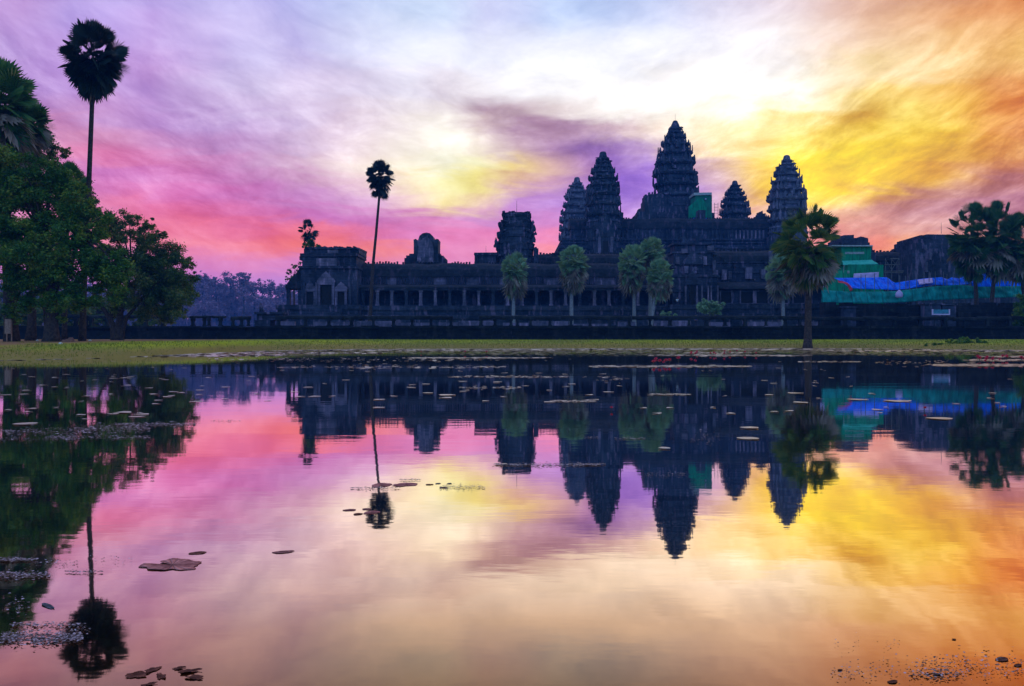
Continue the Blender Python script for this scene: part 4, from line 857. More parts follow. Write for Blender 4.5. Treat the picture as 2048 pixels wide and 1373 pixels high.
def palm(name, px, py, D, rx, yt, yb, trunk, label, green='palm', n=34, dead=0, bark='palmbark', tw=.2, seed=1, group='fan palms', R=None, base_w=1.0, gap=0.0, core=0):
    rng = random.Random(seed); k = D / FPX
    tp = [at(a, b, D) for a, b in trunk]; tp[0].z = min(tp[0].z, floor_z(tp[0]))
    root = empty(name, tp[0], label, 'palm tree', group)
    c = at(px, py, D); rxm = rx * k; up = (py - yt) * k; dn = (yb - py) * k
    R = R or rxm * .48
    mb = MB(); path = tp + [c]; m_ = len(path)
    # fill the trunk path so that it bends softly
    pts = []
    for i in range(m_ - 1):
        for q in range(6): pts.append(path[i].lerp(path[i + 1], q / 6))
    pts.append(path[-1]); rad = [tw * (1.0 - .35 * i / len(pts)) * (1 + .5 * base_w * math.exp(-i / 1.5)) for i in range(len(pts))]
    mb.tube(pts, rad, 9); mb.build('trunk', M[bark], root, True)
    vs, fs = [], []
    for i in range(n):
        f = (i + .5) / n; e = math.radians(88 - 168 * f ** .92) + rng.uniform(-.12, .12); azm = i * 2.39996 + rng.uniform(-.25, .25)
        if gap and rng.random() < gap and e > -.2: continue
        d_ = Vector((math.cos(e) * math.cos(azm), math.cos(e) * math.sin(azm), math.sin(e)))
        reach = 1 / math.sqrt((math.cos(e) / rxm) ** 2 + (math.sin(e) / (up if e > 0 else dn)) ** 2) * rng.uniform(.88, 1.04) * (1 - .2 * math.sin(-2 * e) if e < 0 else 1)
        r_ = min(R * rng.uniform(.85, 1.1), reach * .7); fan(vs, fs, c + Vector((0, 0, .2 * math.sin(e))), d_, max(.1, reach - r_), r_, rng, droop=.2 + .2 * (e < 0))
    for i in range(core):                       # shorter inner fronds fill the lower heart
        e = math.radians(rng.uniform(-75, 12)); azm = i * 2.39996; d_ = Vector((math.cos(e) * math.cos(azm), math.cos(e) * math.sin(azm), math.sin(e)))
        reach = rng.uniform(.45, .8) / math.sqrt((math.cos(e) / rxm) ** 2 + (math.sin(e) / (up if e > 0 else dn)) ** 2)
        fan(vs, fs, c, d_, reach * .35, reach * .65, rng)
    o = mesh('crown', vs, fs, M[green], root); o.data.transform(Matrix.Translation(-root.location))
    if dead:
        vs, fs = [], []
        for i in range(dead):
            azm = i * 2.39996; e = math.radians(rng.uniform(-86, -28)); d_ = Vector((math.cos(e) * math.cos(azm), math.cos(e) * math.sin(azm), math.sin(e)))
            reach = 1 / math.sqrt((math.cos(e) / (rxm * .95)) ** 2 + (math.sin(e) / dn) ** 2) * rng.uniform(.7, 1.0)
            fan(vs, fs, c, d_, reach * .5, reach * .5, rng, 100, 14, .5)
        o = mesh('dead_fronds', vs, fs, M['dead'], root); o.data.transform(Matrix.Translation(-root.location))
    return root

palm('tall_fan_palm', 187, 118, 85, 75, 38, 212, [(164, 690), (170, 520), (178, 360), (184, 210)], 'very tall dark fan palm with heart shaped crown above the left trees', 'palmd', 92, 0, 'bark', .27, 3, R=1.55, core=36, gap=.1)
palm('tall_fan_palm', 761, 354, 150, 34, 319, 406, [(738, 640), (745, 540), (752, 470), (758, 400)], 'slender leaning fan palm rising alone before the long gallery', 'palmd', 56, 0, 'bark', .27, 5, R=1.3, gap=.12, core=18)
palm('small_fan_palm', 619, 462, 195, 25, 437, 502, [(617, 560), (619, 495)], 'small fan palm poking up behind the corner pavilion roof', 'palmd', 34, 0, 'bark', .3, 8, R=1.25, gap=.25)
palm('fan_palm', 1030, 540, 153, 33, 503, 606, [(1027, 650), (1027, 600)], 'single grey green palm before the ruined flat tower', 'palmg', 80, 58, 'palebark', .33, 11, R=1.15, core=30)
palm('fan_palm', 1147, 528, 153, 37, 489, 592, [(1143, 650), (1143, 590)], 'single grey green palm before the leftmost tower pair', 'palmg', 88, 54, 'palebark', .35, 12, R=1.15, core=30)
palm('fan_palm', 1303, 505, 158, 33, 472, 560, [(1300, 650), (1301, 560)], 'tallest palm of the cluster of three before the entrance', 'palmg', 84, 44, 'palebark', .33, 13, R=1.15, core=30)
palm('fan_palm', 1264, 530, 155, 34, 488, 596, [(1269, 650), (1268, 590)], 'leftmost palm of the cluster of three before the entrance', 'palmg', 88, 46, 'palebark', .33, 14, R=1.15, core=30)
palm('fan_palm', 1320, 552, 151, 33, 517, 612, [(1298, 650), (1308, 610)], 'lowest palm of the cluster of three, leaning right', 'palmg', 84, 46, 'palebark', .3, 15, R=1.15, core=30)
palm('fan_palm', 1562, 545, 150, 34, 505, 612, [(1567, 650), (1566, 600)], 'shaggy grey palm half hidden behind the waterside palm', 'palmg', 74, 60, 'palebark', .33, 16, R=1.15, core=30)
palm('fan_palm', 1618, 494, 100, 80, 406, 592, [(1615, 700), (1616, 640), (1617, 570)], 'large fan palm on a thick dark trunk at the water edge', 'palmy', 110, 50, 'bark', .42, 24, R=1.65, gap=.30, core=22)
palm('fan_palm', 1946, 484, 140, 58, 402, 572, [(1951, 652), (1953, 600), (1950, 555)], 'dark fan palm at the right, left one of two slim trunks', 'palmm', 84, 24, 'bark', .36, 18, R=1.75, gap=.08, core=40)
palm('fan_palm', 1994, 484, 139, 60, 400, 572, [(1984, 652), (1984, 600), (1988, 555)], 'dark fan palm at the right, standing between two others', 'palmm', 84, 24, 'bark', .36, 19, R=1.75, gap=.08, core=40)
palm('fan_palm', 2040, 494, 138, 52, 420, 574, [(2052, 652), (2050, 600), (2044, 560)], 'dark fan palm cut by the right picture edge', 'palmm', 74, 20, 'bark', .36, 20, R=1.6, core=30)
palm('fan_palm', -2, 212, 80, 82, 112, 400, [(24, 692), (14, 500), (4, 330)], 'big leaning fan palm with long fronds at the left edge', 'palm', 72, 40, 'bark', .50, 21, R=2.1)
palm('fan_palm', 60, 250, 84, 52, 196, 380, [(98, 690), (80, 470), (66, 330)], 'mid height fan palm tucked into the left tree mass', 'palm', 44, 16, 'bark', .25, 22, R=1.5)
palm('small_fan_palm', 138, 372, 88, 44, 322, 430, [(128, 690), (134, 480)], 'low fan palm whose fan shows beside the tall palm trunk', 'palm', 34, 0, 'bark', .2, 23, R=1.2)

def leaf_cloud(vs, fs, c, r, n, size, rng, flat=1.0):
    for _ in range(n):
        p = Vector((rng.gauss(0, .46), rng.gauss(0, .46), rng.gauss(0, .46)))
        q = c + Vector((p.x * r[0], p.y * r[1], p.z * r[2]))
        a = Vector((rng.uniform(-1, 1), rng.uniform(-1, 1), rng.uniform(-.6, .6))).normalized(); b = a.cross(Vector((rng.uniform(-1, 1), rng.uniform(-1, 1), rng.uniform(-1, 1)))).normalized()
        s_ = size * rng.uniform(.6, 1.3); k = len(vs)
        vs += [q - a * s_ * .7, q + b * s_ * .32, q + a * s_ * .7 + Vector((0, 0, -.2 * s_)), q - b * s_ * .32]; fs.append((k, k + 1, k + 2, k + 3))
def tree(name, label, D, trunks, blobs, leaf, size, dens, seed, bark='bark', group=None, limb=.12, cat='tree', sub=7, spread=.55, tops=None):
    """trunks: [(px,py) path + width px]; blobs: (px, py, r px[, depth m]) leaf masses, each broken into smaller clumps"""
    rng = random.Random(seed); k = D / FPX; base = at(*trunks[0][0][0], D)
    if trunks[0][0][0][1] > 600: base.z = min(base.z, floor_z(base))
    root = empty(name, base, label, cat, group)
    mb = MB()
    for path, w_ in trunks:
        p = [at(a, b, D) for a, b in path]; n = len(p)
        if path[0][1] > 600: p[0].z = min(p[0].z, floor_z(p[0]))
        pts = []
        for i in range(n - 1):
            for q in range(4): pts.append(p[i].lerp(p[i + 1], q / 4) + Vector((rng.uniform(-.05, .05), rng.uniform(-.05, .05), 0)))
        pts.append(p[-1]); mb.tube(pts, [max(.03, w_ * k / 2 * (1 - .6 * i / len(pts)) * (1 + .55 * math.exp(-i / 1.1))) for i in range(len(pts))], 9)
    ends = [at(*t[0][-1], D) for t in trunks]
    vs, fs = [], []
    for bl in blobs:
        px, py, r = bl[:3]; dz = bl[3] if len(bl) > 3 else rng.uniform(-1, 1) * r * k * .6
        c = at(px, py, D) + Vector((0, dz, 0)); rm = r * k
        e = min(ends, key=lambda q: (q - c).length); mid = e.lerp(c, .5) + Vector((0, 0, .12 * (c - e).length))
        mb.tube([e, mid, c], [limb, limb * .6, limb * .2], 6)
        for j in range(sub):
            u = Vector((rng.gauss(0, 1), rng.gauss(0, 1), rng.gauss(0, 1))).normalized() * rm * rng.uniform(.25, 1.08)
            rr = rm * rng.uniform(.2, .46)
            leaf_cloud(vs, fs, c + u, (rr, rr, rr * .75), int(dens * rr * rr / (size * size) * 3.2) + 8, size, rng)
    mb.build('trunk', M[bark], root, True)
    o = mesh('crown', vs, fs, M[leaf], root); o.data.transform(Matrix.Translation(-root.location))
    return root, len(fs)
tot_l = 0
_, c_ = tree('broadleaf_tree', 'dense dark broadleaf tree with thick trunk at the far left', 78, [([(103, 692), (104, 620), (100, 540), (90, 470)], 27), ([(102, 600), (130, 520), (150, 470)], 12)],
    [(40,440,58),(100,420,56),(150,420,44),(60,520,60),(130,500,60),(20,560,40),(175,470,36),(110,565,46),(170,545,44),(215,520,34),(215,570,36),(30,380,44),(90,360,44),(135,395,40),(-20,470,60),(250,545,24),(185,590,26),(60,590,34),(110,620,24),(150,600,30),(20,625,20),(175,510,40),(200,470,24),(75,480,50),(140,450,46),(10,500,50),(80,550,50),(50,400,50),(120,530,44),(205,440,26),(215,545,40),(240,520,24),(15,335,46),(60,345,40),(-5,390,48),(110,335,28),(150,372,30)], 'leaf', .19, 7, 31, sub=14, limb=.16); tot_l += c_
_, c_ = tree('broadleaf_tree', 'taller leafy tree behind the left fan palms with a twig reaching right', 90, [([(62, 690), (66, 560), (80, 400)], 16)],
    [(85,270,36),(62,330,48),(108,312,26),(126,302,12),(95,380,50),(70,235,24),(150,400,34),(165,370,22),(185,410,16)], 'leaf2', .18, 6, 32, sub=12); tot_l += c_
_, c_ = tree('broadleaf_tree', 'round spreading tree with several trunks from one base left of the misty gap', 98, [([(233, 686), (226, 650), (205, 615), (185, 585)], 12), ([(236, 686), (238, 640), (250, 590), (262, 540)], 16), ([(241, 686), (250, 640), (290, 590)], 11), ([(228, 686), (222, 640), (225, 590)], 10)],
    [(240,460,34),(285,475,36),(225,500,34),(330,520,40),(270,540,46),(355,550,36),(310,580,46),(345,600,40),(255,600,34),(370,580,22),(365,625,16),(320,625,26),(215,450,22),(300,450,16),(322,470,12),(375,530,14),(210,560,30),(285,625,20),(260,440,20),(385,555,10),(300,545,42),(290,510,40),(340,560,40),(265,590,36),(235,540,38),(335,615,26),(355,590,30),(225,615,16),(300,600,34)], 'leaf2', .18, 6, 33, sub=14, limb=.14); tot_l += c_
_, c_ = tree('broadleaf_tree', 'small tree with airy crown just behind the pavilion porch', 200, [([(588, 640), (588, 580), (585, 560)], 5)], [(582,548,9),(592,537,10),(577,556,8),(600,530,9),(588,560,10)], 'leaf2', .4, 2.2, 34, sub=6); tot_l += c_
for i, (px, py, r, D_, lab) in enumerate(((18,600,30,150,'dim blue green tree behind the leftmost trunk'),(70,612,26,165,'dim low tree between the two thickest left trunks'),(138,600,30,158,'dim tree behind the tall palm trunk'),(196,612,26,170,'dim tree just left of the spreading tree trunks'),(292,612,24,175,'dim low tree behind the spreading tree, right of its trunks'))):
    _, c_ = tree('background_tree', lab, D_, [([(px, 668), (px, py + r * .5)], 5)], [(px, py, r), (px - r * .8, py + 14, r * .8), (px + r * .8, py + 12, r * .8), (px, py + 30, r * .9), (px + r, py + 32, r * .7), (px - r, py + 36, r * .7), (px + r * .5, py + 48, r * .6), (px - r * .4, py + 50, r * .6)], 'leaf2', .5, 10, 90 + i, group='dim trees behind the left trunks', sub=9); tot_l += c_
# far, misty trees
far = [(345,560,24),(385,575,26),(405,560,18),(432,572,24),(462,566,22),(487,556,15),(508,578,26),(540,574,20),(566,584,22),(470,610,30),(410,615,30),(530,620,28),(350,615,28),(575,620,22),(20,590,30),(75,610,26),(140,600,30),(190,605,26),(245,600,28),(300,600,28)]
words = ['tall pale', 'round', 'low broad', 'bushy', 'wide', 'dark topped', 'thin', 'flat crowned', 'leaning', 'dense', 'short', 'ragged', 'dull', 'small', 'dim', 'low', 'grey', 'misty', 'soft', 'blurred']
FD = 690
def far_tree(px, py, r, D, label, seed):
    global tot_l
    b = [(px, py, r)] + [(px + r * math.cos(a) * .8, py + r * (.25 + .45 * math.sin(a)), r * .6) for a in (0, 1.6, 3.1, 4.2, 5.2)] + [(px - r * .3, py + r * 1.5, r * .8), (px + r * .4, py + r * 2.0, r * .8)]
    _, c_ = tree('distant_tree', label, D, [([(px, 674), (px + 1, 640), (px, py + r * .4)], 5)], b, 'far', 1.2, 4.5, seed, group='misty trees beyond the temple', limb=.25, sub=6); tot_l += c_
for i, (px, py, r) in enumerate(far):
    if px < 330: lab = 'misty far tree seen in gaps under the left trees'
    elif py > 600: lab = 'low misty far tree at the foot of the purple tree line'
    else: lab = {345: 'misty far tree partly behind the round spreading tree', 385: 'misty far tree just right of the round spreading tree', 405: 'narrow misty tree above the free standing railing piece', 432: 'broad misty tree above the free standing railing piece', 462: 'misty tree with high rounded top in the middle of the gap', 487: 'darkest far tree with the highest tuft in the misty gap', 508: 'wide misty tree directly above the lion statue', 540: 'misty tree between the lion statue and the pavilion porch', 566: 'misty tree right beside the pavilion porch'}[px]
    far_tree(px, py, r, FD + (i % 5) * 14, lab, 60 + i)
# a wooded belt closing the view further out
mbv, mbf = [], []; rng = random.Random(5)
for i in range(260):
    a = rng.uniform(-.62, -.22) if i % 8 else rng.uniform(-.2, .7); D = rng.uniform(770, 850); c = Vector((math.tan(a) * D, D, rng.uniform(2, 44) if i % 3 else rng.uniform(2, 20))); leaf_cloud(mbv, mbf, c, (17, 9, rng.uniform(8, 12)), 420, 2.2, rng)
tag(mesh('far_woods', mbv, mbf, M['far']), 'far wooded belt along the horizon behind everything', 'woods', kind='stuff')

# bushes
def bush(name, label, D, blobs, leaf, size, dens, seed, px, py):
    tree(name, label, D, [([(px, py), (px, py - 8)], 3)], [(a, b, r * 1.25) for a, b, r in blobs], leaf, size, dens * 4, seed, limb=.03, cat='bush', sub=12)
bush('bush', 'dark green bush on the grass bank at the right', 97, [(1905,690,10),(1920,684,13),(1938,686,12),(1955,690,10),(1968,693,7),(1890,693,7)], 'leaf', .16, 3.2, 41, 1925, 696)
bush('bush', 'low grassy heap beside the right bush on the bank', 96, [(1880,691,5),(1868,692,4),(1850,692,4)], 'leaf', .13, 3, 42, 1868, 694)
bush('round_shrub', 'round pale green shrub behind the stone railing at the entrance', 146, [(1405,617,10),(1420,612,12),(1436,617,10),(1420,622,12),(1412,608,8),(1430,609,8)], 'palmg', .24, 3.4, 43, 1420, 650)
bush('low_shrub', 'low pale scrub on the terrace left of the round shrub', 142, [(1325,629,5),(1338,630,6),(1350,631,4)], 'palmg', .16, 3, 44, 1338, 650)
bush('bush', 'dark green creeper mass at the right edge beside the rubble wall', 130, [(2040,620,14),(2046,600,12),(2036,640,12),(2052,640,14)], 'leaf', .2, 3.2, 45, 2042, 660)
bush('low_shrub', 'long low green tuft on the bank under the spreading tree', 77, [(368,693,6),(380,693,7),(392,694,5)], 'leaf', .12, 3, 46, 380, 697)
bush('low_shrub', 'little dark shrub growing on the pavilion roof beside the palm', 170, [(612,494,6),(630,494,7),(622,487,6)], 'leaf', .22, 3, 47, 622, 500)

# short grass along the bank: uncountable blades
gv, gf = [], []; rng = random.Random(9)
for _ in range(26000):
    x = rng.uniform(-42, 70); y = shore(x) + abs(rng.gauss(0, 1)) * 14 + .6
    if y > 127: continue
    z = ground_z(x, y); h_ = rng.uniform(.05, .16) * (2 if rng.random() < .06 else 1); a = rng.uniform(0, 6.28); w_ = .03
    if x < -32 and mnoise.noise((x * .2, y * .2, 0)) > -.25: continue
    k = len(gv); gv += [(x - w_ * math.cos(a), y - w_ * math.sin(a), z), (x + w_ * math.cos(a), y + w_ * math.sin(a), z), (x + rng.uniform(-.05, .05), y + rng.uniform(-.05, .05), z + h_)]; gf.append((k, k + 1, k + 2))
M['grass'] = leaf_mat('grass_blades', (.10, .14, .01), (.20, .22, .02), (.30, .28, .04), .4)
tag(mesh('grass', gv, gf, M['grass']), 'short yellow green grass along the pond bank', 'grass', kind='stuff')

# things at the foot of the left trees
pd_ = 79.0
wp = empty('wooden_panel', (X(27, pd_), pd_, Z(692, pd_)), 'pinkish slatted wooden panel against the leftmost trunk', 'panel')
wood = plain_mat('pink_wood', (.42, .24, .18), .8, (.26, .14, .11), 8)
for q in range(5): mb = MB(); mb.box(X(21 + q * 2.4, pd_), X(23 + q * 2.4, pd_), pd_ - .9, pd_ - .84, Z(668, pd_), Z(639, pd_), .01); mb.build('board', wood, wp)
for y_ in (642, 653, 665): mb = MB(); mb.box(X(20.5, pd_), X(33.5, pd_), pd_ - .83, pd_ - .77, Z(y_ + 1, pd_), Z(y_ - 1, pd_)); mb.build('batten', wood, wp)
for a in (22, 31.5): mb = MB(); mb.box(X(a, pd_), X(a + 1.6, pd_), pd_ - .76, pd_ - .68, Z(692, pd_), Z(640, pd_)); mb.build('post', wood, wp)
rk = MB(); rng = random.Random(3); D_ = 76.5
for cxp, cyp, r in ((128, 686, 7), (134, 684, 6), (142, 681, 7), (146, 687, 6)):
    c = at(cxp, cyp, D_); rr = r * D_ / FPX
    rk.loft([[(c.x + math.cos(q) * rr * s_ * rng.uniform(.8, 1.15), c.y + math.sin(q) * rr * .8 * s_, c.z + v * rr) for q in [math.pi * 2 * i / 9 for i in range(9)]] for v, s_ in ((-1.2, .75), (-.4, 1), (.3, .85), (.85, .45))])
rk.solo('rock', plain_mat('red_brown_stone', (.30, .12, .08), .9, (.12, .05, .04), 4), 'reddish brown broken rock between two left trunks', 'rock')
for px, py, D, lab in ((121, 705, 66, 'small white scrap lying on the left shore'), (75, 682, 84, 'tiny white scrap on bare earth between left trunks'), (180, 684, 84, 'tiny white scrap on the grass right of the tall palm foot')):
    s_ = MB(); c = at(px, py, D); c.z = ground_z(c.x, c.y); s_.loft([[(c.x + math.cos(q) * .14 * u, c.y + math.sin(q) * .1 * u, c.z + v) for q in [math.pi * 2 * i / 7 for i in range(7)]] for u, v in ((1, 0), (1.1, .05), (.7, .1), (.2, .13))])
    s_.solo('litter', plain_mat('white_scrap', (.75, .72, .70), .7), lab, 'litter')
print('leaves', tot_l)

# ------------------------------------------------------------------ lily pads, leaves and scum on the pond
def WP(px, py): D = CAMZ * FPX / (py - HOR); return Vector((X(px, D), D, 0)), D
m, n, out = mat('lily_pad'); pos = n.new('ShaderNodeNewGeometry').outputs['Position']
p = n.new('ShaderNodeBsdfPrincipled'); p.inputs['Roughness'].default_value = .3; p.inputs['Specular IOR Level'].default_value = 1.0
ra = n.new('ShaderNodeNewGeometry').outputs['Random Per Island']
n.l.new(n.ramp(n.m('ADD', n.m('MULTIPLY', ra, .6), n.m('MULTIPLY', n.noise(pos, 3, 4), .4)), [(0, (.26, .20, .13)), (.5, (.56, .38, .28)), (1, (.82, .56, .46))]), p.inputs['Base Color'])  # pale tones carry the sky's reflection on the wet pads
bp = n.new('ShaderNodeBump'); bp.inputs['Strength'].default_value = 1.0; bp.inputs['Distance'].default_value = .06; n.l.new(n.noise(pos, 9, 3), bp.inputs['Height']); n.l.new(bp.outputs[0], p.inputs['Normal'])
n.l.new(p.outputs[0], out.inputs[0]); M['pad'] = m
def dry(name, a, b, rough=.75):
    m, n, out = mat(name); ge = n.new('ShaderNodeTexCoord').outputs['Object']
    x, y, z = n.sep(ge); ang = n.m('ARCTAN2', y, x)
    vein = n.m('ABSOLUTE', n.m('SINE', n.m('MULTIPLY', ang, 9.0)))
    p = n.new('ShaderNodeBsdfPrincipled'); p.inputs['Roughness'].default_value = rough; p.inputs['Specular IOR Level'].default_value = .2
    n.l.new(n.mix(n.m('MULTIPLY', n.sstep(vein, .25, .0), .8), n.mix(n.sstep(n.noise(ge, 9, 5, .65), .35, .65), a, b), tuple(v * .35 for v in a)), p.inputs['Base Color'])
    bp = n.new('ShaderNodeBump'); bp.inputs['Strength'].default_value = .9; bp.inputs['Distance'].default_value = .012
    n.l.new(n.m('ADD', n.noise(ge, 20, 4), vein), bp.inputs['Height']); n.l.new(bp.outputs[0], p.inputs['Normal']); n.l.new(p.outputs[0], out.inputs[0]); return m
M['oldleaf'] = dry('old_lily_leaf', (.26, .06, .06), (.70, .24, .22))
M['brownleaf'] = dry('brown_dead_leaf', (.14, .03, .02), (.40, .11, .07))
M['greyleaf'] = dry('grey_blue_leaf', (.07, .09, .13), (.14, .15, .2))
def pad_verts(r, rng, tilt=.02, n=16, notch=.35, curl=.02, oval=1.0):
    a0 = rng.uniform(0, 6.28); vs = [(0, 0, .006)]; ax, ay = rng.uniform(-tilt, tilt), rng.uniform(-tilt, tilt)
    for ring_, zz in ((.6, .004), (1.0, 0)):
        for i in range(n):
            q = a0 + notch / 2 + (2 * math.pi - notch) * i / (n - 1); rr = r * ring_ * (1 + .12 * math.sin(3 * q + a0) + rng.uniform(-.10, .08))
            x, y = rr * math.cos(q), rr * math.sin(q) * oval
            vs.append((x, y, 0.004 + zz * .3 + abs(x * ax + y * ay) + (curl * r * (ring_ ** 6) * (1 + math.sin(2 * q + a0)))))
    fs = []
    for i in range(n - 1):
        fs.append((0, 1 + i, 2 + i)); fs.append((1 + i, 1 + n + i, 2 + n + i, 2 + i))
    return vs, fs
rng = random.Random(77)
pad_me = []
for k in range(14):
    v, f = pad_verts(1.0, rng, .014, 16, rng.uniform(.15, .5), rng.uniform(.0, .006), rng.uniform(.75, 1))
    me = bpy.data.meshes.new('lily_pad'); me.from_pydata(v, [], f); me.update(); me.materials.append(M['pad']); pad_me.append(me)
def pad(px, py, w, label, group, me=None):
    c, D = WP(px, py); o = bpy.data.objects.new('lily_pad', me or rng.choice(pad_me)); COL.objects.link(o)
    s_ = w / 2 * D / FPX; o.location = (c.x, c.y, .004); o.scale = (s_, s_ * 1.0, max(.5, min(1, s_))); o.rotation_euler[2] = rng.uniform(0, 6.28)
    return tag(o, label, 'lily pad', group)
def scatter(n_, x0, x1, y0, y1, w0, w1, label, group, pw=1.3):
    for _ in range(n_):
        f = rng.random() ** pw; py = y0 + (y1 - y0) * f
        pad(rng.uniform(x0, x1), py, (w0 + (w1 - w0) * f) * rng.uniform(.6, 1.5), label, group)
scatter(64, -5, 385, 722, 840, 7, 24, 'small pale lily pad floating on the dark tree reflection at the left', 'lily pads in the left tree reflection')
scatter(86, 390, 1250, 716, 806, 6, 20, 'small pale lily pad floating on the dark blue temple reflection', 'lily pads in the temple reflection', 1.5)
scatter(44, 1255, 2050, 722, 830, 6, 17, 'small pale lily pad floating among the tower and tarpaulin reflections at the right', 'lily pads in the right reflections', 1.4)
for px, py, w_, lab in ((245,826,46,'widest lone pale pad in the left tree reflection'),(895,791,44,'orange tinted oval pad in the temple reflection'),(757,816,30,'reddish oval pad above the orange pink water'),
        (1328,898,32,'lone round pad on the central tower reflection'),(1500,857,46,'long pale pad between tower and palm reflections'),(1498,878,56,'golden yellow pad near the palm reflection'),(1217,785,28,'oval pad right of the middle of the temple reflection'),
        (1590,787,40,'pale pad beside the waterside palm trunk reflection'),(1600,806,40,'lower pale pad beside the waterside palm trunk reflection'),(1715,800,48,'pale pad crossing the blue tarpaulin reflection, left one'),(1795,803,64,'long pale pad crossing the blue tarpaulin reflection, right one'),
        (50,849,58,'rust red pad at the left edge of the pond'),(1880,838,62,'pale pad before the right palm reflections'),(1000,930,30,'pad at the end of the leaf line below the flat tower reflection')):
    pad(px, py, w_ * .8, lab, None)
# mats of small pads near the far bank and loose scum: uncountable
def flecks(spots, name, label, m, seed, tilt=.045):
    rng = random.Random(seed); vs, fs = [], []
    for x0, x1, y0, y1, n_, s0, s1, dark in spots:
        for _ in range(n_):
            u, v_ = rng.uniform(-1, 1), rng.gauss(0, .45)
            px = (x0 + x1) / 2 + u * (x1 - x0) / 2; py = (y0 + y1) / 2 + v_ * (y1 - y0) / 2 * (1 - .55 * u * u)
            if py < HOR + 14: continue
            c, D = WP(px, py)
            if c.y > shore(c.x) - .2: continue
            r = rng.uniform(s0, s1) / 2 * D / FPX; a = rng.uniform(0, 6.28); q = rng.randint(5, 7); k = len(vs); st = rng.uniform(1, 1.8)
            tx, ty = rng.gauss(0, tilt), rng.gauss(0, tilt)
            for i in range(q):
                b = a + 2 * math.pi * i / q; rr = r * rng.uniform(.6, 1.1); x, y = rr * math.cos(b) * st, rr * math.sin(b); vs.append((c.x + x, c.y + y, .006 + r * tilt * 1.2 + rng.uniform(0, .004) + x * tx + y * ty))
            fs.append(tuple(range(k, k + q)))
    return tag(mesh(name, vs, fs, m), label, name.replace('_', ' '), kind='stuff')
mats = [(260,760,707,5,420,6,16,0),(160,560,711,7,420,7,18,0),(540,1120,701,4,520,5,14,0),(820,1100,716.5,3,280,5,14,0),(1000,1700,699.5,3,560,5,14,0),(1180,1500,733.5,5,700,5,13,0),(1300,1620,711.5,3.5,520,5,14,0),
        (1370,1500,706,5,160,4,10,0),(1620,2060,702.5,3.5,480,5,14,0),(1870,2070,731,6,560,6,14,0),(1930,2070,721,4,340,6,14,0),(1960,2070,714,4,260,6,13,0),(560,1010,735,8,130,4,12,0),(1100,1190,803,5,130,3,9,0),(1190,1255,760,18,20,4,10,0),
        (1300,1380,790,4,120,3,10,0),(900,1140,754,6,130,3,10,0),(920,1040,776,8,70,3,8,0),(1600,1720,724,3,120,4,9,0),(1750,1900,725,14,70,3,8,0),(400,1000,720,10,160,3,9,0)]
mats = [(a, b, c - d / 2, c + d / 2, n_, s0, s1, k) for a, b, c, d, n_, s0, s1, k in mats]
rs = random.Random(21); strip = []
for i in range(140):                            # a rim of pads along the whole far shore, sky sheen in their colour
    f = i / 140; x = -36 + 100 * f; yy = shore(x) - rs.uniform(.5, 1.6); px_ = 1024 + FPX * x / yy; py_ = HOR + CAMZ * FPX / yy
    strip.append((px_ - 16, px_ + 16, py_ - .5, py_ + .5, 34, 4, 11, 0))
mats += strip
flecks(mats, 'lily_mat', 'mats of tiny lily pads along the far bank, coloured pale with sky sheen', M['pad'], 3)
m, n, out = mat('pond_scum'); p = n.new('ShaderNodeBsdfPrincipled'); p.inputs['Roughness'].default_value = .45; p.inputs['Specular IOR Level'].default_value = .4
ra = n.new('ShaderNodeNewGeometry').outputs['Random Per Island']
n.l.new(n.ramp(ra, [(0, (.03, .015, .015)), (.5, (.12, .06, .05)), (1, (.60, .42, .50))]), p.inputs['Base Color']); n.l.new(p.outputs[0], out.inputs[0]); M['scum'] = m
sc = [(-20,180,864,22,230,3,9,0),(150,300,858,24,300,3,9,0),(230,390,850,10,220,3,10,0),(100,300,875,12,180,3,9,0),(-20,160,879,12,110,3,8,0),(-20,75,1122,8,150,4,9,0),(-20,100,1152,22,170,4,10,0),(60,160,1128,20,40,3,7,0),(130,205,1146,6,70,2,7,0),(180,270,1120,40,22,2,5,0),
      (-20,165,1278,34,620,4,9,0),(20,160,1252,14,80,4,10,0),(120,180,1262,30,40,3,7,0),(10,60,1215,60,30,4,9,0),(985,1200,931,9,230,3,8,0),(1160,1215,930,4,50,3,8,0),(880,970,976,14,140,2,5,0),(700,800,978,5,60,3,7,0),(800,840,961,3,40,2,6,0),(420,480,843,6,30,2,6,0),(1380,1440,878,40,30,2,6,0),(1230,1290,878,6,60,2,6,0),(1170,1200,876,4,20,2,5,0),
      (1660,2060,1345,60,130,3,7,0),(1830,2060,1330,60,110,3,8,0),(1660,1800,1290,50,14,2,4,0),(1820,1920,1352,30,60,4,11,0),(1290,1370,950,14,50,2,5,0)]
sc = [(a, b, c - d / 2, c + d / 2, int(n_ * 1.8), s0 * .55, s1 * .62, k) for a, b, c, d, n_, s0, s1, k in sc]
flecks(sc, 'pond_scum', 'broken flecks of scum and leaf litter drifting on the pond', M['scum'], 4, .06)
m = plain_mat('bank_reflection_brown', (.22, .15, .07), .6, (.10, .08, .03), 3, .2, .3)  # flecks added to paint the mirrored grass bank in brown
bank_refl = [(480, 1130, 704, 9, 900, 5, 12, 0), (1000, 1700, 704, 8, 1300, 5, 12, 0), (1600, 2080, 708, 8, 700, 5, 12, 0), (240, 640, 711, 6, 500, 6, 13, 0), (900, 1500, 709, 6, 500, 5, 11, 0)]
flecks([(a, b, c - d / 2, c + d / 2, n_, s0, s1, k) for a, b, c, d, n_, s0, s1, k in bank_refl], 'bank_reflection', 'brown weed in the shallow water below the far bank', m, 6)
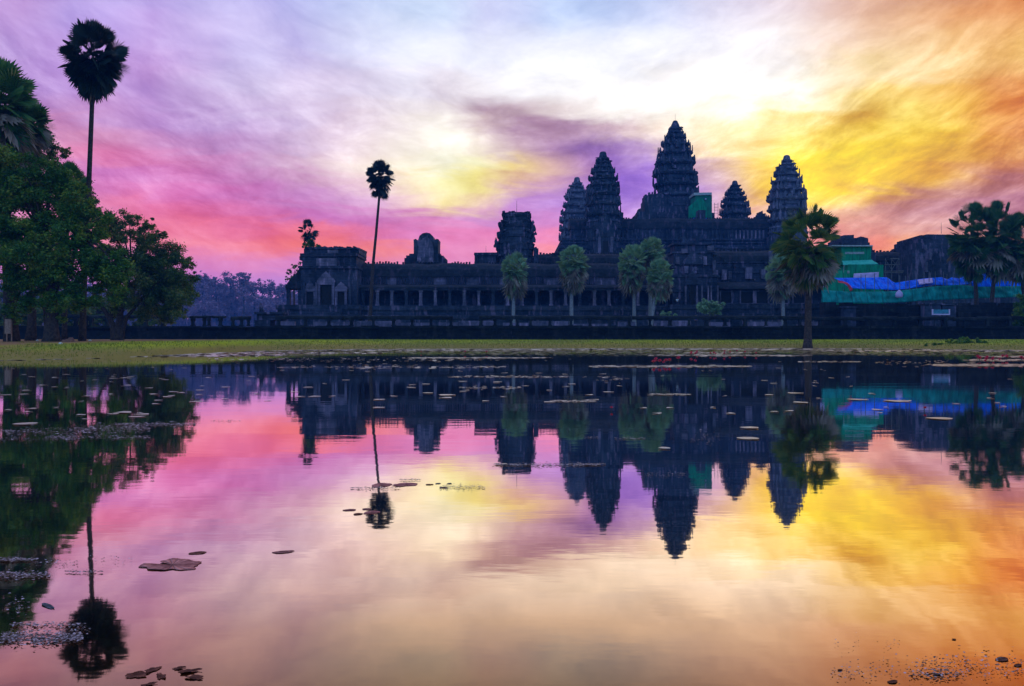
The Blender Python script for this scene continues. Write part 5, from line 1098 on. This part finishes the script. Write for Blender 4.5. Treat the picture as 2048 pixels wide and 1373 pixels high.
# large leaves close by
def leaf(px, py, w, label, m, oval=.8, curl=.10, rot=0.0, cat='leaf', name='floating_leaf', notch=.25, crump=.02, lift=.0, rag=.10):
    c, D = WP(px, py); r = w / 2 * D / FPX; rg = random.Random(int(px * 7 + py)); vs, fs = [], []; nr, ns = 7, 40
    for j in range(nr + 1):
        for i in range(ns):
            q = notch / 2 + (2 * math.pi - notch) * i / (ns - 1); f = j / nr
            rr = r * f * (1 + .10 * math.sin(2 * q + px) + rag * (.5 * math.sin(3 * q + px) + .5 * math.sin(5 * q + py) + .3 * math.sin(11 * q)))
            x, y = rr * math.cos(q), rr * math.sin(q) * oval
            z = .003 + .16 * curl * r * f ** 4 * max(0, math.sin(1.5 * q + px)) + .22 * crump * r * (mnoise.noise((x / r * 2.2, y / r * 2.2, px)) + .4) * f * (1.3 - f) + lift * r * max(0, x / r)
            vs.append((x, y, z))
    for j in range(nr):
        for i in range(ns - 1): a = j * ns + i; fs.append((a, a + ns, a + ns + 1, a + 1))
    o = mesh(name, vs, fs, m, None, True); so = o.modifiers.new('thick', 'SOLIDIFY'); so.thickness = .0015
    o.location = c; o.rotation_euler[2] = rot; return tag(o, label, cat)
leaf(345, 1131, 116, 'big wrinkled lily leaf lying flat left of the middle foreground', M['oldleaf'], .72, .12, 2.75, crump=.16, notch=.5, rag=.2)
leaf(296, 1133, 34, 'small folded leaf touching the left tip of the big lily leaf', M['oldleaf'], .7, .2, .3, crump=.06)
leaf(395, 1107, 36, 'thin dark leaf just behind the big lily leaf', M['brownleaf'], .5, .2, .3)
leaf(566, 1105, 40, 'lone thin leaf right of the big lily leaf', M['oldleaf'], .5, .15, .2)
leaf(96, 1213, 50, 'blue grey curled leaf before the tall palm reflection', M['greyleaf'], .28, .3, -.75)
for px, py, w_, ro, lab in ((275,1352,44,.4,'brown curled leaf, left end of the bottom cluster'),(305,1341,34,1.2,'brown leaf at the top of the bottom cluster'),(322,1354,30,2.2,'dark upright folded leaf in the bottom cluster'),(358,1338,22,.2,'narrow brown leaf between the two bottom cluster halves'),(378,1344,38,.1,'long brown leaf at the right of the bottom cluster'),(390,1357,34,2.8,'round brown leaf at the right of the bottom cluster'),(296,1371,26,.5,'brown leaf cut by the lower picture edge')):
    leaf(px, py, w_, lab, M['brownleaf'], .55, .9, ro, crump=.5, rag=.3)
for px, py, w_, lab, mm in ((763,971,46,'flat violet leaf on the slender palm trunk reflection','oldleaf'),(811,970,48,'flat violet leaf with dark rim right of the palm trunk reflection','oldleaf'),(859,970,16,'rust brown leaf in the row right of the palm reflection','brownleaf'),(876,968,12,'first dark blue leaf in the row right of the palm reflection','greyleaf'),(887,976,15,'dark leaf dipping lowest in the row right of the palm reflection','brownleaf'),(899,968,11,'last dark blue leaf of the row right of the palm reflection','greyleaf'),
        (699,1021,24,'purple leaf left of the palm crown reflection','oldleaf'),(716,1029,20,'dark edged leaf at the left rim of the palm crown reflection','brownleaf'),(743,1026,34,'pale violet leaf on the palm crown reflection','oldleaf'),(733,1019,18,'small tan leaf on the palm crown reflection','oldleaf')):
    leaf(px, py, w_, lab, M[mm], .85, .12, rng.uniform(0, 6), crump=.06)
for px, py, w_, lab in ((1908,1280,9,'single black leaf bit above the debris at lower right'),(2004,1320,30,'dark curled leaf near the right edge'),(2036,1332,18,'small dark leaf at the right edge'),(1785,1365,22,'brown leaf lying at the bottom right of the pond'),(1680,1341,10,'tiny brown leaf left of the lower right debris'),(1875,1350,14,'dark twiggy leaf inside the lower right debris')):
    leaf(px, py, w_, lab, M['brownleaf'], .6, .4, .3, crump=.2)
# red water lilies
M['petal'] = plain_mat('red_petals', (.85, .04, .10), .5, (.55, .02, .06), 30); M['stalk'] = plain_mat('lily_stalk', (.08, .05, .03), .6)
def lily(px, py, hpx, label, group='red water lilies'):
    c, D = WP(px, py); h = hpx * D / FPX; root = empty('water_lily', c, label, 'water lily', group)
    mb = MB(); mb.tube([c, c + Vector((.01, 0, h * .55))], [h * .05, h * .04], 6); mb.build('stalk', M['stalk'], root)
    vs, fs = [], []; top = c + Vector((.01, 0, h * .5)); r = h * .5
    for k in range(12):
        q = k * 2.39996; e = .35 + .9 * (k / 12); d_ = Vector((math.cos(q) * math.cos(e), math.sin(q) * math.cos(e), math.sin(e))); s_ = Vector((-math.sin(q), math.cos(q), 0)); i = len(vs)
        vs += [top, top + d_ * r * .55 + s_ * r * .26, top + d_ * r, top + d_ * r * .55 - s_ * r * .26]; fs.append((i, i + 1, i + 2, i + 3))
    o = mesh('flower', vs, fs, M['petal'], root); o.data.transform(Matrix.Translation(-c))
rg = random.Random(12)
lily(930, 709, 8, 'red water lily standing alone left of another one before the bank'); lily(973, 709, 8, 'red water lily standing alone right of another one before the bank'); lily(842, 707.5, 5, 'tiny orange red lily left of the two lone red lilies')
lily(1222, 822, 10, 'orange red water lily on a thin pad right of the middle pond'); lily(1849, 823, 11, 'red water lily on a thin pad before the tarpaulin reflection')
for _ in range(9): lily(rg.uniform(1303, 1362), rg.uniform(725, 732), rg.uniform(9, 15), 'red water lily in the bright clump under the tallest tower', 'red lilies under the tallest tower')
for _ in range(14): lily(rg.uniform(1378, 1515), rg.uniform(706, 714), rg.uniform(6, 10), 'red water lily in the loose row at the bank left of the palm', 'red lilies at the bank')
for _ in range(14): lily(rg.uniform(1955, 2046), rg.uniform(718, 729), rg.uniform(8, 13), 'red water lily in the patch at the right edge of the pond', 'red lilies at the right edge')

# ------------------------------------------------------------------ morning haze
hm = bpy.data.materials.new('haze'); hm.use_nodes = True; H = NT(hm.node_tree); H.n.clear()
ho = H.new('ShaderNodeOutputMaterial'); pv_ = H.new('ShaderNodeVolumePrincipled')
pv_.inputs['Color'].default_value = (.05, .30, 1.0, 1); pv_.inputs['Density'].default_value = .00034; pv_.inputs['Anisotropy'].default_value = .0
H.l.new(pv_.outputs[0], ho.inputs['Volume'])
mb = MB(); mb.box(-815, 815, -115, 915, -2.2, 76); hz = mb.build('haze', hm); tag(hz, 'pale blue morning haze over the pond and temple', 'haze', kind='stuff')
